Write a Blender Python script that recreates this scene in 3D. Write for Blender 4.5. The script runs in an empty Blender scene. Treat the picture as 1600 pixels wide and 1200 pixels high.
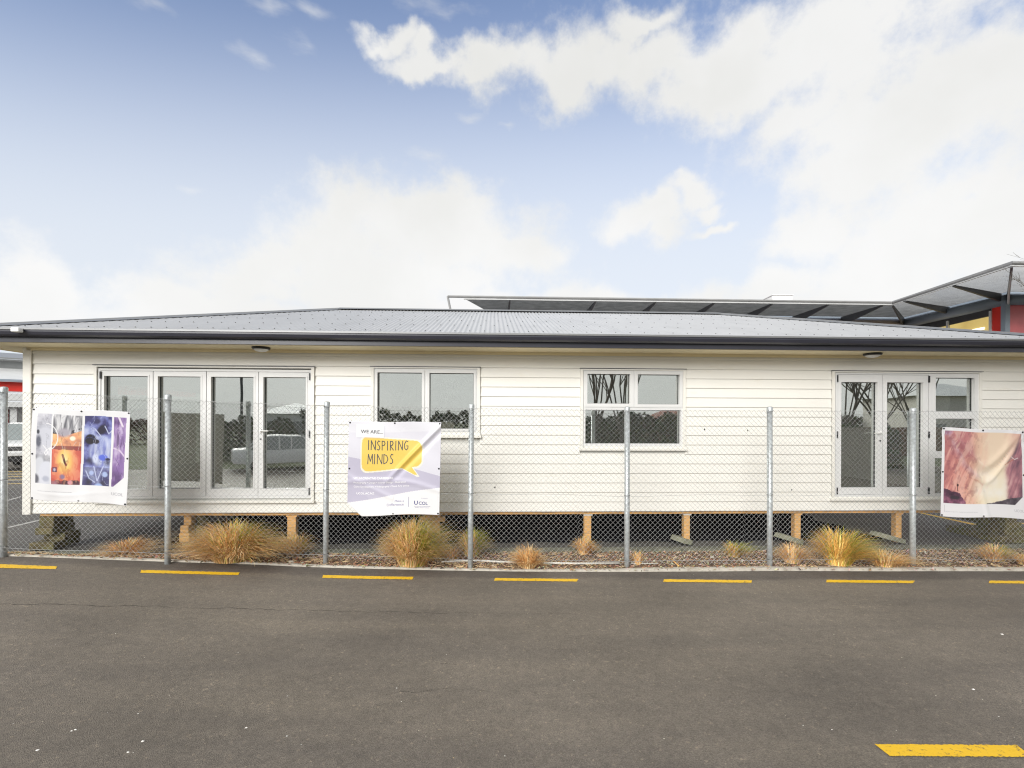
import bpy, math, random
import numpy as np
from mathutils import Vector, Matrix
random.seed(7); rng = np.random.default_rng(7)
PI = math.pi; R = math.radians
S = bpy.context.scene
C = S.collection

# ------------------------------------------------------------------ camera
FPX, CX, CY, ROLL, CH = 750.0, 800.0, 660.0, 0.0038, 2.0
cam = bpy.data.cameras.new('camera'); co = bpy.data.objects.new('camera', cam); C.objects.link(co)
cam.sensor_width = 36; cam.sensor_fit = 'HORIZONTAL'; cam.lens = FPX / 1600 * 36
cam.shift_y = (CY - 600) / 1600; cam.clip_end = 3000; cam.clip_start = 0.05
co.matrix_world = Matrix.Translation((0, 0, CH)) @ Matrix.Rotation(PI/2, 4, 'X') @ Matrix.Rotation(ROLL, 4, 'Z')
S.camera = co
S.render.engine = 'CYCLES'
S.cycles.use_denoising = True; S.cycles.denoising_prefilter = 'NONE'; S.cycles.filter_width = 1.15; S.cycles.adaptive_threshold = .004; S.cycles.sample_clamp_indirect = 3
S.cycles.max_bounces = 8; S.cycles.transparent_max_bounces = 16
S.view_settings.view_transform = 'Standard'; S.view_settings.look = 'None'
S.view_settings.exposure = 1.38; S.view_settings.gamma = 1.0

def UV(px, py):
    u = px - CX; v = py - CY
    return u + ROLL*v, v - ROLL*u
def W(px, py, Y):
    u, v = UV(px, py)
    return Vector((u*Y/FPX, Y, CH - v*Y/FPX))

# ------------------------------------------------------------------ world: Nishita sky + cloud cover
SUN_EL, SUN_AZ = R(26), R(205)      # sun behind the camera, a little to its left
w = bpy.data.worlds.new('World'); S.world = w; w.use_nodes = True
nt = w.node_tree; nt.nodes.clear()
def N(t, **k):
    n = nt.nodes.new(t)
    for a, b in k.items(): setattr(n, a, b)
    return n
def L(a, b): nt.links.new(a, b)
def M(op, a, b=None, c=None, clamp=False):
    n = N('ShaderNodeMath', operation=op, use_clamp=clamp)
    for i, v in enumerate((a, b, c)):
        if v is None: continue
        if isinstance(v, (int, float)): n.inputs[i].default_value = v
        else: L(v, n.inputs[i])
    return n.outputs[0]
def SM(v, lo, hi, a=0.0, b=1.0):
    n = N('ShaderNodeMapRange', interpolation_type='SMOOTHSTEP'); L(v, n.inputs[0])
    for i, x in enumerate((lo, hi, a, b)): n.inputs[i+1].default_value = x
    return n.outputs[0]
def MIX(f, a, b, blend='MIX'):
    n = N('ShaderNodeMix', data_type='RGBA', blend_type=blend)
    for s, v in ((0, f), (6, a), (7, b)):
        if isinstance(v, (int, float)): n.inputs[s].default_value = v
        elif isinstance(v, tuple): n.inputs[s].default_value = (*v, 1)
        else: L(v, n.inputs[s])
    return n.outputs[2]
out = N('ShaderNodeOutputWorld'); bg = N('ShaderNodeBackground'); L(bg.outputs[0], out.inputs[0])
tc = N('ShaderNodeTexCoord'); sep = N('ShaderNodeSeparateXYZ'); L(tc.outputs['Generated'], sep.inputs[0])
az = M('ARCTAN2', sep.outputs[0], sep.outputs[1]); el = M('ARCSINE', sep.outputs[2])
comb = N('ShaderNodeCombineXYZ'); L(az, comb.inputs[0]); L(el, comb.inputs[1])
def noise(vec, scale, detail=6, rough=.55):
    n = N('ShaderNodeTexNoise'); n.inputs['Scale'].default_value = scale
    n.inputs['Detail'].default_value = detail; n.inputs['Roughness'].default_value = rough
    L(vec, n.inputs['Vector']); return n.outputs['Fac']
n1 = noise(tc.outputs['Generated'], 6.0, 10, .62)
def warp(scale, amt, prev):
    n = N('ShaderNodeTexNoise'); n.inputs['Scale'].default_value = scale; n.inputs['Detail'].default_value = 5; L(tc.outputs['Generated'], n.inputs['Vector'])
    a = N('ShaderNodeVectorMath', operation='SUBTRACT'); L(n.outputs['Color'], a.inputs[0]); a.inputs[1].default_value = (.5, .5, .5)
    b = N('ShaderNodeVectorMath', operation='MULTIPLY_ADD'); L(a.outputs[0], b.inputs[0]); b.inputs[1].default_value = (amt, amt*.8, 0); L(prev, b.inputs[2]); return b.outputs[0]
wv2 = warp(16.0, .05, comb.outputs[0])
wv = warp(11.0, .12, warp(4.0, .19, comb.outputs[0]))
n2 = noise(tc.outputs['Generated'], 2.2, 4, .5)
strc = N('ShaderNodeMapping'); L(comb.outputs[0], strc.inputs[0])
strc.inputs['Scale'].default_value = (2.0, 7, 1); strc.inputs['Rotation'].default_value = (0, 0, R(14))
n3 = noise(strc.outputs[0], 2.6, 7, .6)
BL = [ # photo px: centre, radii of the clouds
 (90,425,120,60),(60,470,200,60),(300,455,200,50),
 (95,450,165,85),(380,430,150,60),(560,330,150,60),(700,330,170,55),(820,370,110,45),(660,420,260,80),(20,460,120,62),(230,480,170,60),(330,480,150,45),(450,500,260,55),
 (520,375,190,90),(640,350,170,80),(740,360,150,75),(430,400,120,55),(600,440,280,90),(800,470,220,45),(960,465,220,38),
 (975,326,70,38),(1030,315,50,30),(1085,278,58,20),(1120,292,34,16),(1130,322,46,11),(1180,480,300,60),
 (600,50,60,20),(680,82,90,22),(780,95,110,30),(880,100,120,48),(1010,70,170,75),(1130,70,160,85),(1200,110,120,90),(1290,180,130,90),
 (1300,60,260,130),(1450,150,330,150),(1350,240,170,90),(1480,330,250,170),(1400,420,250,110),(1260,360,90,50),(1220,430,90,40),
 (1000,10,70,30)]
acc = None
for (cx, cy, rx, ry) in BL:
    cy += 14
    u, v = cx-CX, cy-CY
    a0 = math.atan(u/FPX); hyp = math.hypot(u, FPX); e0 = math.atan(-v/hyp)
    ra = rx*FPX/(hyp*hyp); re = ry*hyp/(hyp*hyp+v*v)
    s = N('ShaderNodeVectorMath', operation='SUBTRACT'); L(wv, s.inputs[0]); s.inputs[1].default_value = (a0, e0, 0)
    m = N('ShaderNodeVectorMath', operation='MULTIPLY'); L(s.outputs[0], m.inputs[0]); m.inputs[1].default_value = (1/ra, 1/re, 0)
    l = N('ShaderNodeVectorMath', operation='LENGTH'); L(m.outputs[0], l.inputs[0])
    acc = l.outputs['Value'] if acc is None else M('SMOOTH_MIN', acc, l.outputs['Value'], .25)
dens = M('ADD', M('SUBTRACT', .97, acc), M('MULTIPLY', M('SUBTRACT', n1, .5), 1.9))
front = SM(M('ADD', dens, M('MULTIPLY', M('SUBTRACT', noise(tc.outputs['Generated'], 19.0, 8, .65), .5), 1.25)), -.26, .66)
wsp = None
for (cx, cy, rx, ry) in [(398,94,42,13),(480,18,30,16),(240,10,30,14),(420,15,40,12),(475,75,30,20),(664,242,32,16),(730,184,26,10),(305,296,30,9),(700,20,60,14),(790,193,14,6)]:
    u, v = cx-CX, cy-CY; hyp = math.hypot(u, FPX)
    s = N('ShaderNodeVectorMath', operation='SUBTRACT'); L(wv2, s.inputs[0]); s.inputs[1].default_value = (math.atan(u/FPX), math.atan(-v/hyp), 0)
    m = N('ShaderNodeVectorMath', operation='MULTIPLY'); L(s.outputs[0], m.inputs[0]); m.inputs[1].default_value = (hyp*hyp/(rx*FPX), (hyp*hyp+v*v)/(ry*hyp), 0)
    l = N('ShaderNodeVectorMath', operation='LENGTH'); L(m.outputs[0], l.inputs[0]); wsp = l.outputs['Value'] if wsp is None else M('MINIMUM', wsp, l.outputs['Value'])
wisp = M('MULTIPLY', SM(M('ADD', M('SUBTRACT', 1.0, wsp), M('MULTIPLY', M('SUBTRACT', n3, .5), 4.5)), -.2, 1.7), .45)
# the rest of the sky dome, off to the sides, above and behind, is broken bright overcast
away = SM(M('ABSOLUTE', az), 1.0, 1.35)
high = SM(el, .80, 1.0)
rest = M('MAXIMUM', away, high)
cover = M('MAXIMUM', M('MAXIMUM', front, wisp), M('MULTIPLY', rest, SM(n2, .30, .50, .75, 1.0)), clamp=True)
sky = N('ShaderNodeTexSky', sky_type='NISHITA', sun_disc=False)
sky.sun_elevation = SUN_EL; sky.sun_rotation = SUN_AZ; sky.air_density = 1.0; sky.dust_density = .6; sky.ozone_density = 2.0
SKYK = 0.070
skyc = MIX(1.0, sky.outputs[0], (SKYK*1.33, SKYK*1.17, SKYK*1.16), 'MULTIPLY')
hz = M('DIVIDE', sep.outputs[2], M('SQRT', M('ADD', M('MULTIPLY', sep.outputs[1], sep.outputs[1]), M('MULTIPLY_ADD', M('MULTIPLY', sep.outputs[0], sep.outputs[0]), .3, .0001))))
haze = SM(hz, .26, .93, .90, .03)
skyh = MIX(haze, skyc, (.312, .328, .350))
shade = SM(noise(tc.outputs['Generated'], 3.0, 5, .55), .35, .68)
cl_lo = MIX(shade, (.370, .370, .369), (.345, .345, .340))
cl_hi = MIX(shade, (.345, .345, .343), (.312, .312, .304))
cloudc = MIX(SM(el, .25, .55), cl_lo, cl_hi)
final = MIX(cover, skyh, cloudc)
below = SM(sep.outputs[2], -.05, 0)
final = MIX(below, (.12, .12, .11), final)
L(final, bg.inputs[0]); bg.inputs[1].default_value = 1.0

sun = bpy.data.lights.new('sun', 'SUN'); so = bpy.data.objects.new('sun', sun); C.objects.link(so)
sun.energy = 1.5; sun.angle = R(34); sun.color = (1, .975, .94)
sd = Vector((math.sin(SUN_AZ)*math.cos(SUN_EL), math.cos(SUN_AZ)*math.cos(SUN_EL), math.sin(SUN_EL)))
so.rotation_euler = sd.to_track_quat('Z', 'Y').to_euler()

# ------------------------------------------------------------------ materials
def new_mat(name):
    m = bpy.data.materials.new(name); m.use_nodes = True
    return m, m.node_tree, m.node_tree.nodes['Principled BSDF']
def mat(name, col, rough=.6, metal=0, spec=.5, var=.0, vscale=4, bump=0, bscale=60, stretch=(1,1,1), dirt=None, dscale=2, dth=(.5,.75)):
    m, t, p = new_mat(name)
    p.inputs['Base Color'].default_value = (*col, 1); p.inputs['Roughness'].default_value = rough
    p.inputs['Metallic'].default_value = metal; p.inputs['Specular IOR Level'].default_value = spec
    tcn = t.nodes.new('ShaderNodeTexCoord'); mp = t.nodes.new('ShaderNodeMapping'); mp.inputs['Scale'].default_value = stretch
    t.links.new(tcn.outputs['Object'], mp.inputs[0]); cur = None
    if var:
        n = t.nodes.new('ShaderNodeTexNoise'); n.inputs['Scale'].default_value = vscale; n.inputs['Detail'].default_value = 6
        t.links.new(mp.outputs[0], n.inputs[0])
        r = t.nodes.new('ShaderNodeValToRGB'); t.links.new(n.outputs[0], r.inputs[0])
        r.color_ramp.elements[0].position = .3; r.color_ramp.elements[1].position = .7
        r.color_ramp.elements[0].color = (*[c*(1-var) for c in col], 1); r.color_ramp.elements[1].color = (*[min(1, c*(1+var)) for c in col], 1)
        cur = r.outputs[0]; t.links.new(cur, p.inputs['Base Color'])
    if dirt:
        n = t.nodes.new('ShaderNodeTexNoise'); n.inputs['Scale'].default_value = dscale; n.inputs['Detail'].default_value = 8; n.inputs['Roughness'].default_value = .65
        t.links.new(mp.outputs[0], n.inputs[0])
        mr = t.nodes.new('ShaderNodeMapRange'); t.links.new(n.outputs[0], mr.inputs[0])
        mr.inputs[1].default_value, mr.inputs[2].default_value = dth
        mx = t.nodes.new('ShaderNodeMix'); mx.data_type = 'RGBA'; t.links.new(mr.outputs[0], mx.inputs[0])
        if cur: t.links.new(cur, mx.inputs[6])
        else: mx.inputs[6].default_value = (*col, 1)
        mx.inputs[7].default_value = (*dirt, 1); t.links.new(mx.outputs[2], p.inputs['Base Color'])
    if bump:
        n = t.nodes.new('ShaderNodeTexNoise'); n.inputs['Scale'].default_value = bscale; n.inputs['Detail'].default_value = 5
        t.links.new(mp.outputs[0], n.inputs[0]); b = t.nodes.new('ShaderNodeBump'); b.inputs['Strength'].default_value = bump; b.inputs['Distance'].default_value = .02
        t.links.new(n.outputs[0], b.inputs['Height']); t.links.new(b.outputs[0], p.inputs['Normal'])
    return m
def vcol_mat(name, rough=.7, spec=.3, trans=0):
    m, t, p = new_mat(name); a = t.nodes.new('ShaderNodeVertexColor'); a.layer_name = 'Col'
    n = t.nodes.new('ShaderNodeTexNoise'); n.inputs['Scale'].default_value = 14
    g = t.nodes.new('ShaderNodeMix'); g.data_type = 'RGBA'; g.blend_type = 'MULTIPLY'; g.inputs[0].default_value = 0.0
    t.links.new(a.outputs[0], g.inputs[6]); t.links.new(n.outputs[0], g.inputs[7]); t.links.new(g.outputs[2], p.inputs['Base Color'])
    p.inputs['Roughness'].default_value = rough; p.inputs['Specular IOR Level'].default_value = spec
    return m

WHITEW = mat('cream weatherboard paint', (.79, .778, .728), .45, var=.02, vscale=1.5, bump=.03, bscale=30, dirt=(.70,.66,.56), dscale=3.0, dth=(.58,.9), stretch=(.6,1,2.5))
CREAM = mat('cream trim paint', (.77, .755, .70), .45, var=.03, vscale=3)
SOFF = mat('soffit paint', (.84, .74, .50), .6, var=.04, vscale=2)
ALU = mat('powder coated aluminium', (.68, .685, .68), .38, var=.02, vscale=5)
BLK = mat('black plastic', (.015, .015, .017), .4, var=.1)
DARKM = mat('dark slate gutter metal', (.035, .036, .050), .28, spec=.6, var=.1, vscale=3)
CAPM = mat('grey ridge capping metal', (.23, .235, .24), .4, metal=.3, var=.06)
ROOFM = mat('grey roofing metal', (.49, .493, .495), .40, metal=.1, var=.04, vscale=1.4, stretch=(1,.4,1), dirt=(.43,.433,.433), dscale=2.2)
GALV = mat('galvanised steel', (.46, .49, .50), .42, metal=.45, var=.22, vscale=26, dirt=(.62,.66,.67), dscale=18, dth=(.5,.7))
WIRE = mat('galvanised wire', (.42, .43, .43), .5, metal=.3, var=.1, vscale=20)
TIMB = mat('orange treated timber', (.70, .40, .14), .75, var=.25, vscale=8, stretch=(.5,3,6), bump=.25, bscale=25, dirt=(.30,.19,.10), dscale=7, dth=(.47,.72))
SLEEP = mat('added light blocker timber', (.13, .105, .05), .9, var=.45, vscale=7, bump=.6, bscale=14, dirt=(.12,.13,.04), dscale=4, dth=(.45,.7))
CONC = mat('pale concrete', (.46, .43, .37), .9, var=.15, vscale=12, bump=.4, bscale=50, dirt=(.20,.17,.13), dscale=6, dth=(.52,.74))
MOSSC = mat('mossy concrete', (.17, .17, .13), .95, var=.25, vscale=6, bump=.6, bscale=30, dirt=(.08,.085,.05), dscale=9, dth=(.48,.7))
ROCK = mat('greenish concrete pad', (.24, .24, .17), .9, var=.25, vscale=7, bump=.6, bscale=20, dirt=(.12,.13,.07), dscale=6)
PAPER = mat('torn building paper', (.62, .60, .55), .8, var=.1)
WHITEP = mat('white plastic', (.80, .80, .78), .4, var=.03)
PIPEM = mat('dirty white pipe', (.68, .66, .60), .5, var=.12, vscale=9)
INTW = mat('interior plasterboard', (.70, .70, .66), .8, var=.03)
INTF = mat('interior carpet', (.16, .155, .13), .95, var=.15, vscale=30)
CARPT = mat('white car paint', (.78, .78, .77), .25, var=.01)
CARGL = mat('car glass', (.22, .25, .25), .06, spec=.9, var=.05)
RUBB = mat('tyre rubber', (.02, .02, .02), .85, var=.1)
CHRM = mat('chrome', (.55, .55, .56), .2, metal=.9, var=.05)
ORAN = mat('orange lens', (.75, .20, .03), .3, var=.1)
YELL = mat('yellow fog lens', (.80, .45, .03), .4, var=.1)
RED = mat('red wall cladding', (.80, .035, .022), .45, var=.08, vscale=3)
PINK = mat('pink red glazing', (.70, .16, .17), .25, var=.12, vscale=2)
MAROON = mat('dark red door', (.12, .018, .022), .5, var=.1)
LAV = mat('lavender grey metal', (.42, .385, .42), .4, var=.05)
STEELB = mat('blue grey steel', (.27, .32, .38), .35, var=.08, vscale=1.5)
LOUV = mat('grey louvre mesh', (.21, .213, .208), .6, var=.25, vscale=3, bump=.5, bscale=3)
FIN = mat('dark grey steel fin', (.07, .07, .072), .5, var=.1)
RAILM = mat('grey steel rail', (.28, .28, .28), .4, var=.08)
LGREY = mat('light grey cladding', (.62, .63, .63), .5, var=.05, vscale=3)
MIDG = mat('mid grey glazing', (.22, .23, .23), .15, var=.1)
BARK = mat('grey bark', (.19, .17, .14), .95, var=.3, vscale=9, bump=.5, bscale=20)
HEDGE = mat('hedge leaves', (.055, .065, .03), .8, var=.35, vscale=14)
BRICK = mat('pale house wall', (.60, .58, .53), .8, var=.06)
TILE = mat('red brown roof', (.25, .10, .07), .8, var=.15, vscale=4)
FENCEB = mat('brown paling fence', (.24, .15, .10), .9, var=.25, vscale=6, stretch=(4,4,.3))
SCREW = mat('roof screw head', (.09, .09, .09), .5, var=.1)
INK = mat('charcoal print', (.06, .065, .075), .6, var=.05)
INKW = mat('white print', (.86, .86, .87), .6, var=.01)
INKN = mat('navy print', (.045, .05, .20), .6, var=.02)
INKP = mat('purple grey print', (.27, .25, .42), .6, var=.02)
INKG = mat('grey small print', (.40, .40, .43), .6, var=.02)
def lit_mat():
    m, t, p = new_mat('warm lit interior')
    tcn = t.nodes.new('ShaderNodeTexCoord'); n = t.nodes.new('ShaderNodeTexNoise'); n.inputs['Scale'].default_value = .9
    t.links.new(tcn.outputs['Object'], n.inputs[0]); r = t.nodes.new('ShaderNodeValToRGB'); t.links.new(n.outputs[0], r.inputs[0])
    r.color_ramp.elements[0].color = (.20, .13, .035, 1); r.color_ramp.elements[1].color = (.55, .42, .15, 1)
    t.links.new(r.outputs[0], p.inputs['Emission Color']); p.inputs['Emission Strength'].default_value = .55
    p.inputs['Base Color'].default_value = (.3, .25, .1, 1); p.inputs['Roughness'].default_value = .2
    return m
LIT = lit_mat()
def lamp_mat():
    m, t, p = new_mat('lit fluorescent tube'); p.inputs['Emission Color'].default_value = (1, .88, .6, 1); p.inputs['Emission Strength'].default_value = .9
    return m
TUBE = lamp_mat()
def glass_mat(refl=.48, tint=(.84, .86, .83)):
    m = bpy.data.materials.new('window glass'); m.use_nodes = True; t = m.node_tree; t.nodes.clear()
    o = t.nodes.new('ShaderNodeOutputMaterial'); mx = t.nodes.new('ShaderNodeMixShader')
    tr = t.nodes.new('ShaderNodeBsdfTransparent'); tr.inputs[0].default_value = (*tint, 1)
    gl = t.nodes.new('ShaderNodeBsdfGlossy'); gl.inputs['Roughness'].default_value = .0; gl.inputs[0].default_value = (.93, .96, .93, 1)
    lw = t.nodes.new('ShaderNodeLayerWeight'); lw.inputs[0].default_value = .5; fr = t.nodes.new('ShaderNodeMath'); fr.operation = 'POWER'; t.links.new(lw.outputs['Facing'], fr.inputs[0]); fr.inputs[1].default_value = 4.0
    a = t.nodes.new('ShaderNodeMath'); a.operation = 'ADD'; a.inputs[1].default_value = refl; t.links.new(fr.outputs[0], a.inputs[0])
    tcn = t.nodes.new('ShaderNodeTexCoord'); n = t.nodes.new('ShaderNodeTexNoise'); n.inputs['Scale'].default_value = .8
    t.links.new(tcn.outputs['Object'], n.inputs[0]); b = t.nodes.new('ShaderNodeBump'); b.inputs['Strength'].default_value = .015; b.inputs['Distance'].default_value = .1
    t.links.new(n.outputs[0], b.inputs['Height']); t.links.new(b.outputs[0], gl.inputs['Normal'])
    t.links.new(a.outputs[0], mx.inputs[0]); t.links.new(tr.outputs[0], mx.inputs[1]); t.links.new(gl.outputs[0], mx.inputs[2]); t.links.new(mx.outputs[0], o.inputs[0])
    return m
GLASS = glass_mat()

def asphalt(name, base, kerbstrip=False):
    m, t, p = new_mat(name); n_ = t.nodes.new; l_ = t.links.new
    tcn = n_('ShaderNodeTexCoord'); P = tcn.outputs['Object']
    def nz(sc, d=4, r=.6, vec=None):
        n = n_('ShaderNodeTexNoise'); n.inputs['Scale'].default_value = sc; n.inputs['Detail'].default_value = d; n.inputs['Roughness'].default_value = r; l_(vec or P, n.inputs[0]); return n.outputs[0]
    def ramp(v, a, b, ca, cb):
        r = n_('ShaderNodeValToRGB'); l_(v, r.inputs[0]); r.color_ramp.elements[0].position = a; r.color_ramp.elements[1].position = b
        r.color_ramp.elements[0].color = (*ca, 1); r.color_ramp.elements[1].color = (*cb, 1); return r.outputs[0]
    def mx(f, a, b, bl='MIX'):
        x = n_('ShaderNodeMix'); x.data_type = 'RGBA'; x.blend_type = bl
        for s, v in ((0, f), (6, a), (7, b)):
            if isinstance(v, (int, float)): x.inputs[s].default_value = v
            elif isinstance(v, tuple): x.inputs[s].default_value = (*v, 1)
            else: l_(v, x.inputs[s])
        return x.outputs[2]
    big = nz(.45, 5, .55)
    c = ramp(big, .32, .68, tuple(b*.80 for b in base), tuple(b*1.20 for b in base))
    mp = n_('ShaderNodeMapping'); l_(P, mp.inputs[0]); mp.inputs['Scale'].default_value = (.22, 1.5, 1)
    streak = nz(1.3, 5, .6, mp.outputs[0])
    c = mx(1, c, ramp(streak, .35, .7, (.84,.84,.85), (1.12,1.11,1.08)), 'MULTIPLY')
    if kerbstrip:
        sp = n_('ShaderNodeSeparateXYZ'); l_(P, sp.inputs[0])
        e = n_('ShaderNodeMath'); e.operation = 'MULTIPLY_ADD'; l_(nz(1.2, 5), e.inputs[0]); e.inputs[1].default_value = .35; l_(sp.outputs[1], e.inputs[2])
        mr = n_('ShaderNodeMapRange'); l_(e.outputs[0], mr.inputs[0]); mr.inputs[1].default_value = 6.37; mr.inputs[2].default_value = 6.50; mr.interpolation_type = 'SMOOTHSTEP'
        c = mx(mr.outputs[0], c, mx(1, c, (.70, .70, .74), 'MULTIPLY'))
    vo = n_('ShaderNodeTexVoronoi'); vo.inputs['Scale'].default_value = 170; l_(P, vo.inputs[0])
    sv = n_('ShaderNodeSeparateColor'); l_(vo.outputs['Color'], sv.inputs[0])
    c = mx(1, c, ramp(sv.outputs[0], .0, 1., (.70,.70,.70), (1.32,1.31,1.29)), 'MULTIPLY')
    c = mx(1, c, ramp(nz(16, 5, .7), .34, .68, (.87,.87,.87), (1.13,1.13,1.13)), 'MULTIPLY')
    vb = n_('ShaderNodeTexVoronoi'); vb.inputs['Scale'].default_value = 60; l_(P, vb.inputs[0]); s2 = n_('ShaderNodeSeparateColor'); l_(vb.outputs['Color'], s2.inputs[0])
    gt = n_('ShaderNodeMath'); gt.operation = 'GREATER_THAN'; l_(s2.outputs[1], gt.inputs[0]); gt.inputs[1].default_value = .98
    c = mx(gt.outputs[0], c, mx(1, c, (1.4, 1.36, 1.3), 'MULTIPLY'))
    l_(c, p.inputs['Base Color']); p.inputs['Roughness'].default_value = .68; p.inputs['Specular IOR Level'].default_value = .4
    b = n_('ShaderNodeBump'); b.inputs['Strength'].default_value = .55; b.inputs['Distance'].default_value = .008
    l_(vo.outputs['Distance'], b.inputs['Height']); l_(b.outputs[0], p.inputs['Normal'])
    return m
ROADM = asphalt('road asphalt', (.172, .150, .124), True)
PARKM = asphalt('car park asphalt', (.125, .118, .105))
FIELD = mat('grass field', (.11, .125, .055), .95, var=.3, vscale=2.5, bump=.4, bscale=12)
MULCHB = mat('dark mulch soil', (.17, .115, .075), .95, var=.45, vscale=22, bump=.8, bscale=40)
CHIP = vcol_mat('bark chip', .9)
GRASSM = vcol_mat('dry grass blade', .7)
PRINT = vcol_mat('printed vinyl', .42, .4)
LEAFM = vcol_mat('leaf', .8)
BACKM = mat('grey blockout banner back', (.42, .41, .37), .6, var=.1)
def yellow_paint():
    m, t, p = new_mat('yellow road paint'); n_ = t.nodes.new; l_ = t.links.new; tcn = n_('ShaderNodeTexCoord')
    n = n_('ShaderNodeTexNoise'); n.inputs['Scale'].default_value = 30; n.inputs['Detail'].default_value = 7; n.inputs['Roughness'].default_value = .75; l_(tcn.outputs['Object'], n.inputs[0])
    r = n_('ShaderNodeValToRGB'); l_(n.outputs[0], r.inputs[0]); r.color_ramp.elements[0].position = .36; r.color_ramp.elements[1].position = .45
    r.color_ramp.elements[0].color = (.22, .13, .035, 1); r.color_ramp.elements[1].color = (.80, .49, .015, 1)
    l_(r.outputs[0], p.inputs['Base Color']); p.inputs['Roughness'].default_value = .6
    b = n_('ShaderNodeBump'); b.inputs['Strength'].default_value = .4; b.inputs['Distance'].default_value = .01; l_(n.outputs[0], b.inputs['Height']); l_(b.outputs[0], p.inputs['Normal'])
    return m
YPAINT = yellow_paint()
WPAINT = mat('worn white road paint', (.50, .49, .46), .8, var=.15, vscale=10, dirt=(.14,.13,.12), dscale=14, dth=(.5,.65))
CRACK = mat('asphalt crack', (.028, .026, .024), .95, var=.3, vscale=20)

# ------------------------------------------------------------------ mesh helpers
def tag(o, label=None, cat=None, group=None, kind=None):
    if label: o['label'] = label
    if cat: o['category'] = cat
    if group: o['group'] = group
    if kind: o['kind'] = kind
    return o
def empty(name, loc=(0,0,0), rz=0):
    o = bpy.data.objects.new(name, None); C.objects.link(o); o.location = loc; o.rotation_euler = (0, 0, rz); o.empty_display_size = .1
    return o
class MB:
    def __init__(s): s.v = []; s.f = []; s.c = []
    def add(s, vs, fs, col=None):
        n = len(s.v); s.v.extend([tuple(p) for p in vs]); s.f.extend([tuple(i+n for i in f) for f in fs])
        if col is not None: s.c.extend([col]*len(vs))
        return s
    def box(s, x0, x1, y0, y1, z0, z1, mtx=None):
        v = [(x, y, z) for x in (x0, x1) for y in (y0, y1) for z in (z0, z1)]
        if mtx: v = [mtx @ Vector(p) for p in v]
        return s.add(v, [(0,1,3,2), (4,6,7,5), (0,4,5,1), (2,3,7,6), (0,2,6,4), (1,5,7,3)])
    def quad(s, a, b, c, d): return s.add([a, b, c, d], [(0,1,2,3)])
    def tube(s, pts, r, n=8, cap=True):
        pts = [Vector(p) for p in pts]; rs = r if isinstance(r, (list, tuple)) else [r]*len(pts)
        base = len(s.v); prev = None
        for i, p in enumerate(pts):
            d = (pts[min(i+1, len(pts)-1)] - pts[max(i-1, 0)]).normalized()
            if prev is None:
                a = d.orthogonal().normalized()
            else:
                a = (prev - d*prev.dot(d)); a = a.normalized() if a.length > 1e-6 else d.orthogonal().normalized()
            prev = a; b = d.cross(a)
            for k in range(n):
                t = 2*PI*k/n; q = p + (a*math.cos(t) + b*math.sin(t))*rs[i]; s.v.append(tuple(q))
        for i in range(len(pts)-1):
            for k in range(n):
                a0 = base+i*n+k; a1 = base+i*n+(k+1) % n; s.f.append((a0, a1, a1+n, a0+n))
        if cap:
            s.f.append(tuple(base+k for k in range(n))[::-1]); e = base+(len(pts)-1)*n; s.f.append(tuple(e+k for k in range(n)))
        return s
    def lathe(s, prof, cx, cy, n=20, axis='Z'):
        base = len(s.v)
        for (r, z) in prof:
            for k in range(n):
                t = 2*PI*k/n
                s.v.append((cx+r*math.cos(t), cy+r*math.sin(t), z) if axis == 'Z' else (cx+r*math.cos(t), z, cy+r*math.sin(t)))
        for i in range(len(prof)-1):
            for k in range(n):
                a0 = base+i*n+k; a1 = base+i*n+(k+1) % n; s.f.append((a0, a1, a1+n, a0+n))
        return s
    def build(s, name, m, parent=None, smooth=False, bevel=0, solid=0):
        me = bpy.data.meshes.new(name); me.from_pydata(s.v, [], s.f); me.update()
        if s.c:
            ca = me.color_attributes.new('Col', 'FLOAT_COLOR', 'POINT')
            ca.data.foreach_set('color', np.array([(*c, 1) for c in s.c], dtype=np.float32).ravel())
        me.materials.append(m)
        if smooth: me.polygons.foreach_set('use_smooth', [True]*len(me.polygons))
        o = bpy.data.objects.new(name, me); C.objects.link(o)
        if parent: o.parent = parent
        if bevel:
            b = o.modifiers.new('b', 'BEVEL'); b.width = bevel; b.segments = 2; b.limit_method = 'ANGLE'; b.angle_limit = R(40)
        if solid:
            b = o.modifiers.new('s', 'SOLIDIFY'); b.thickness = solid; b.offset = 0
        return o
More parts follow.
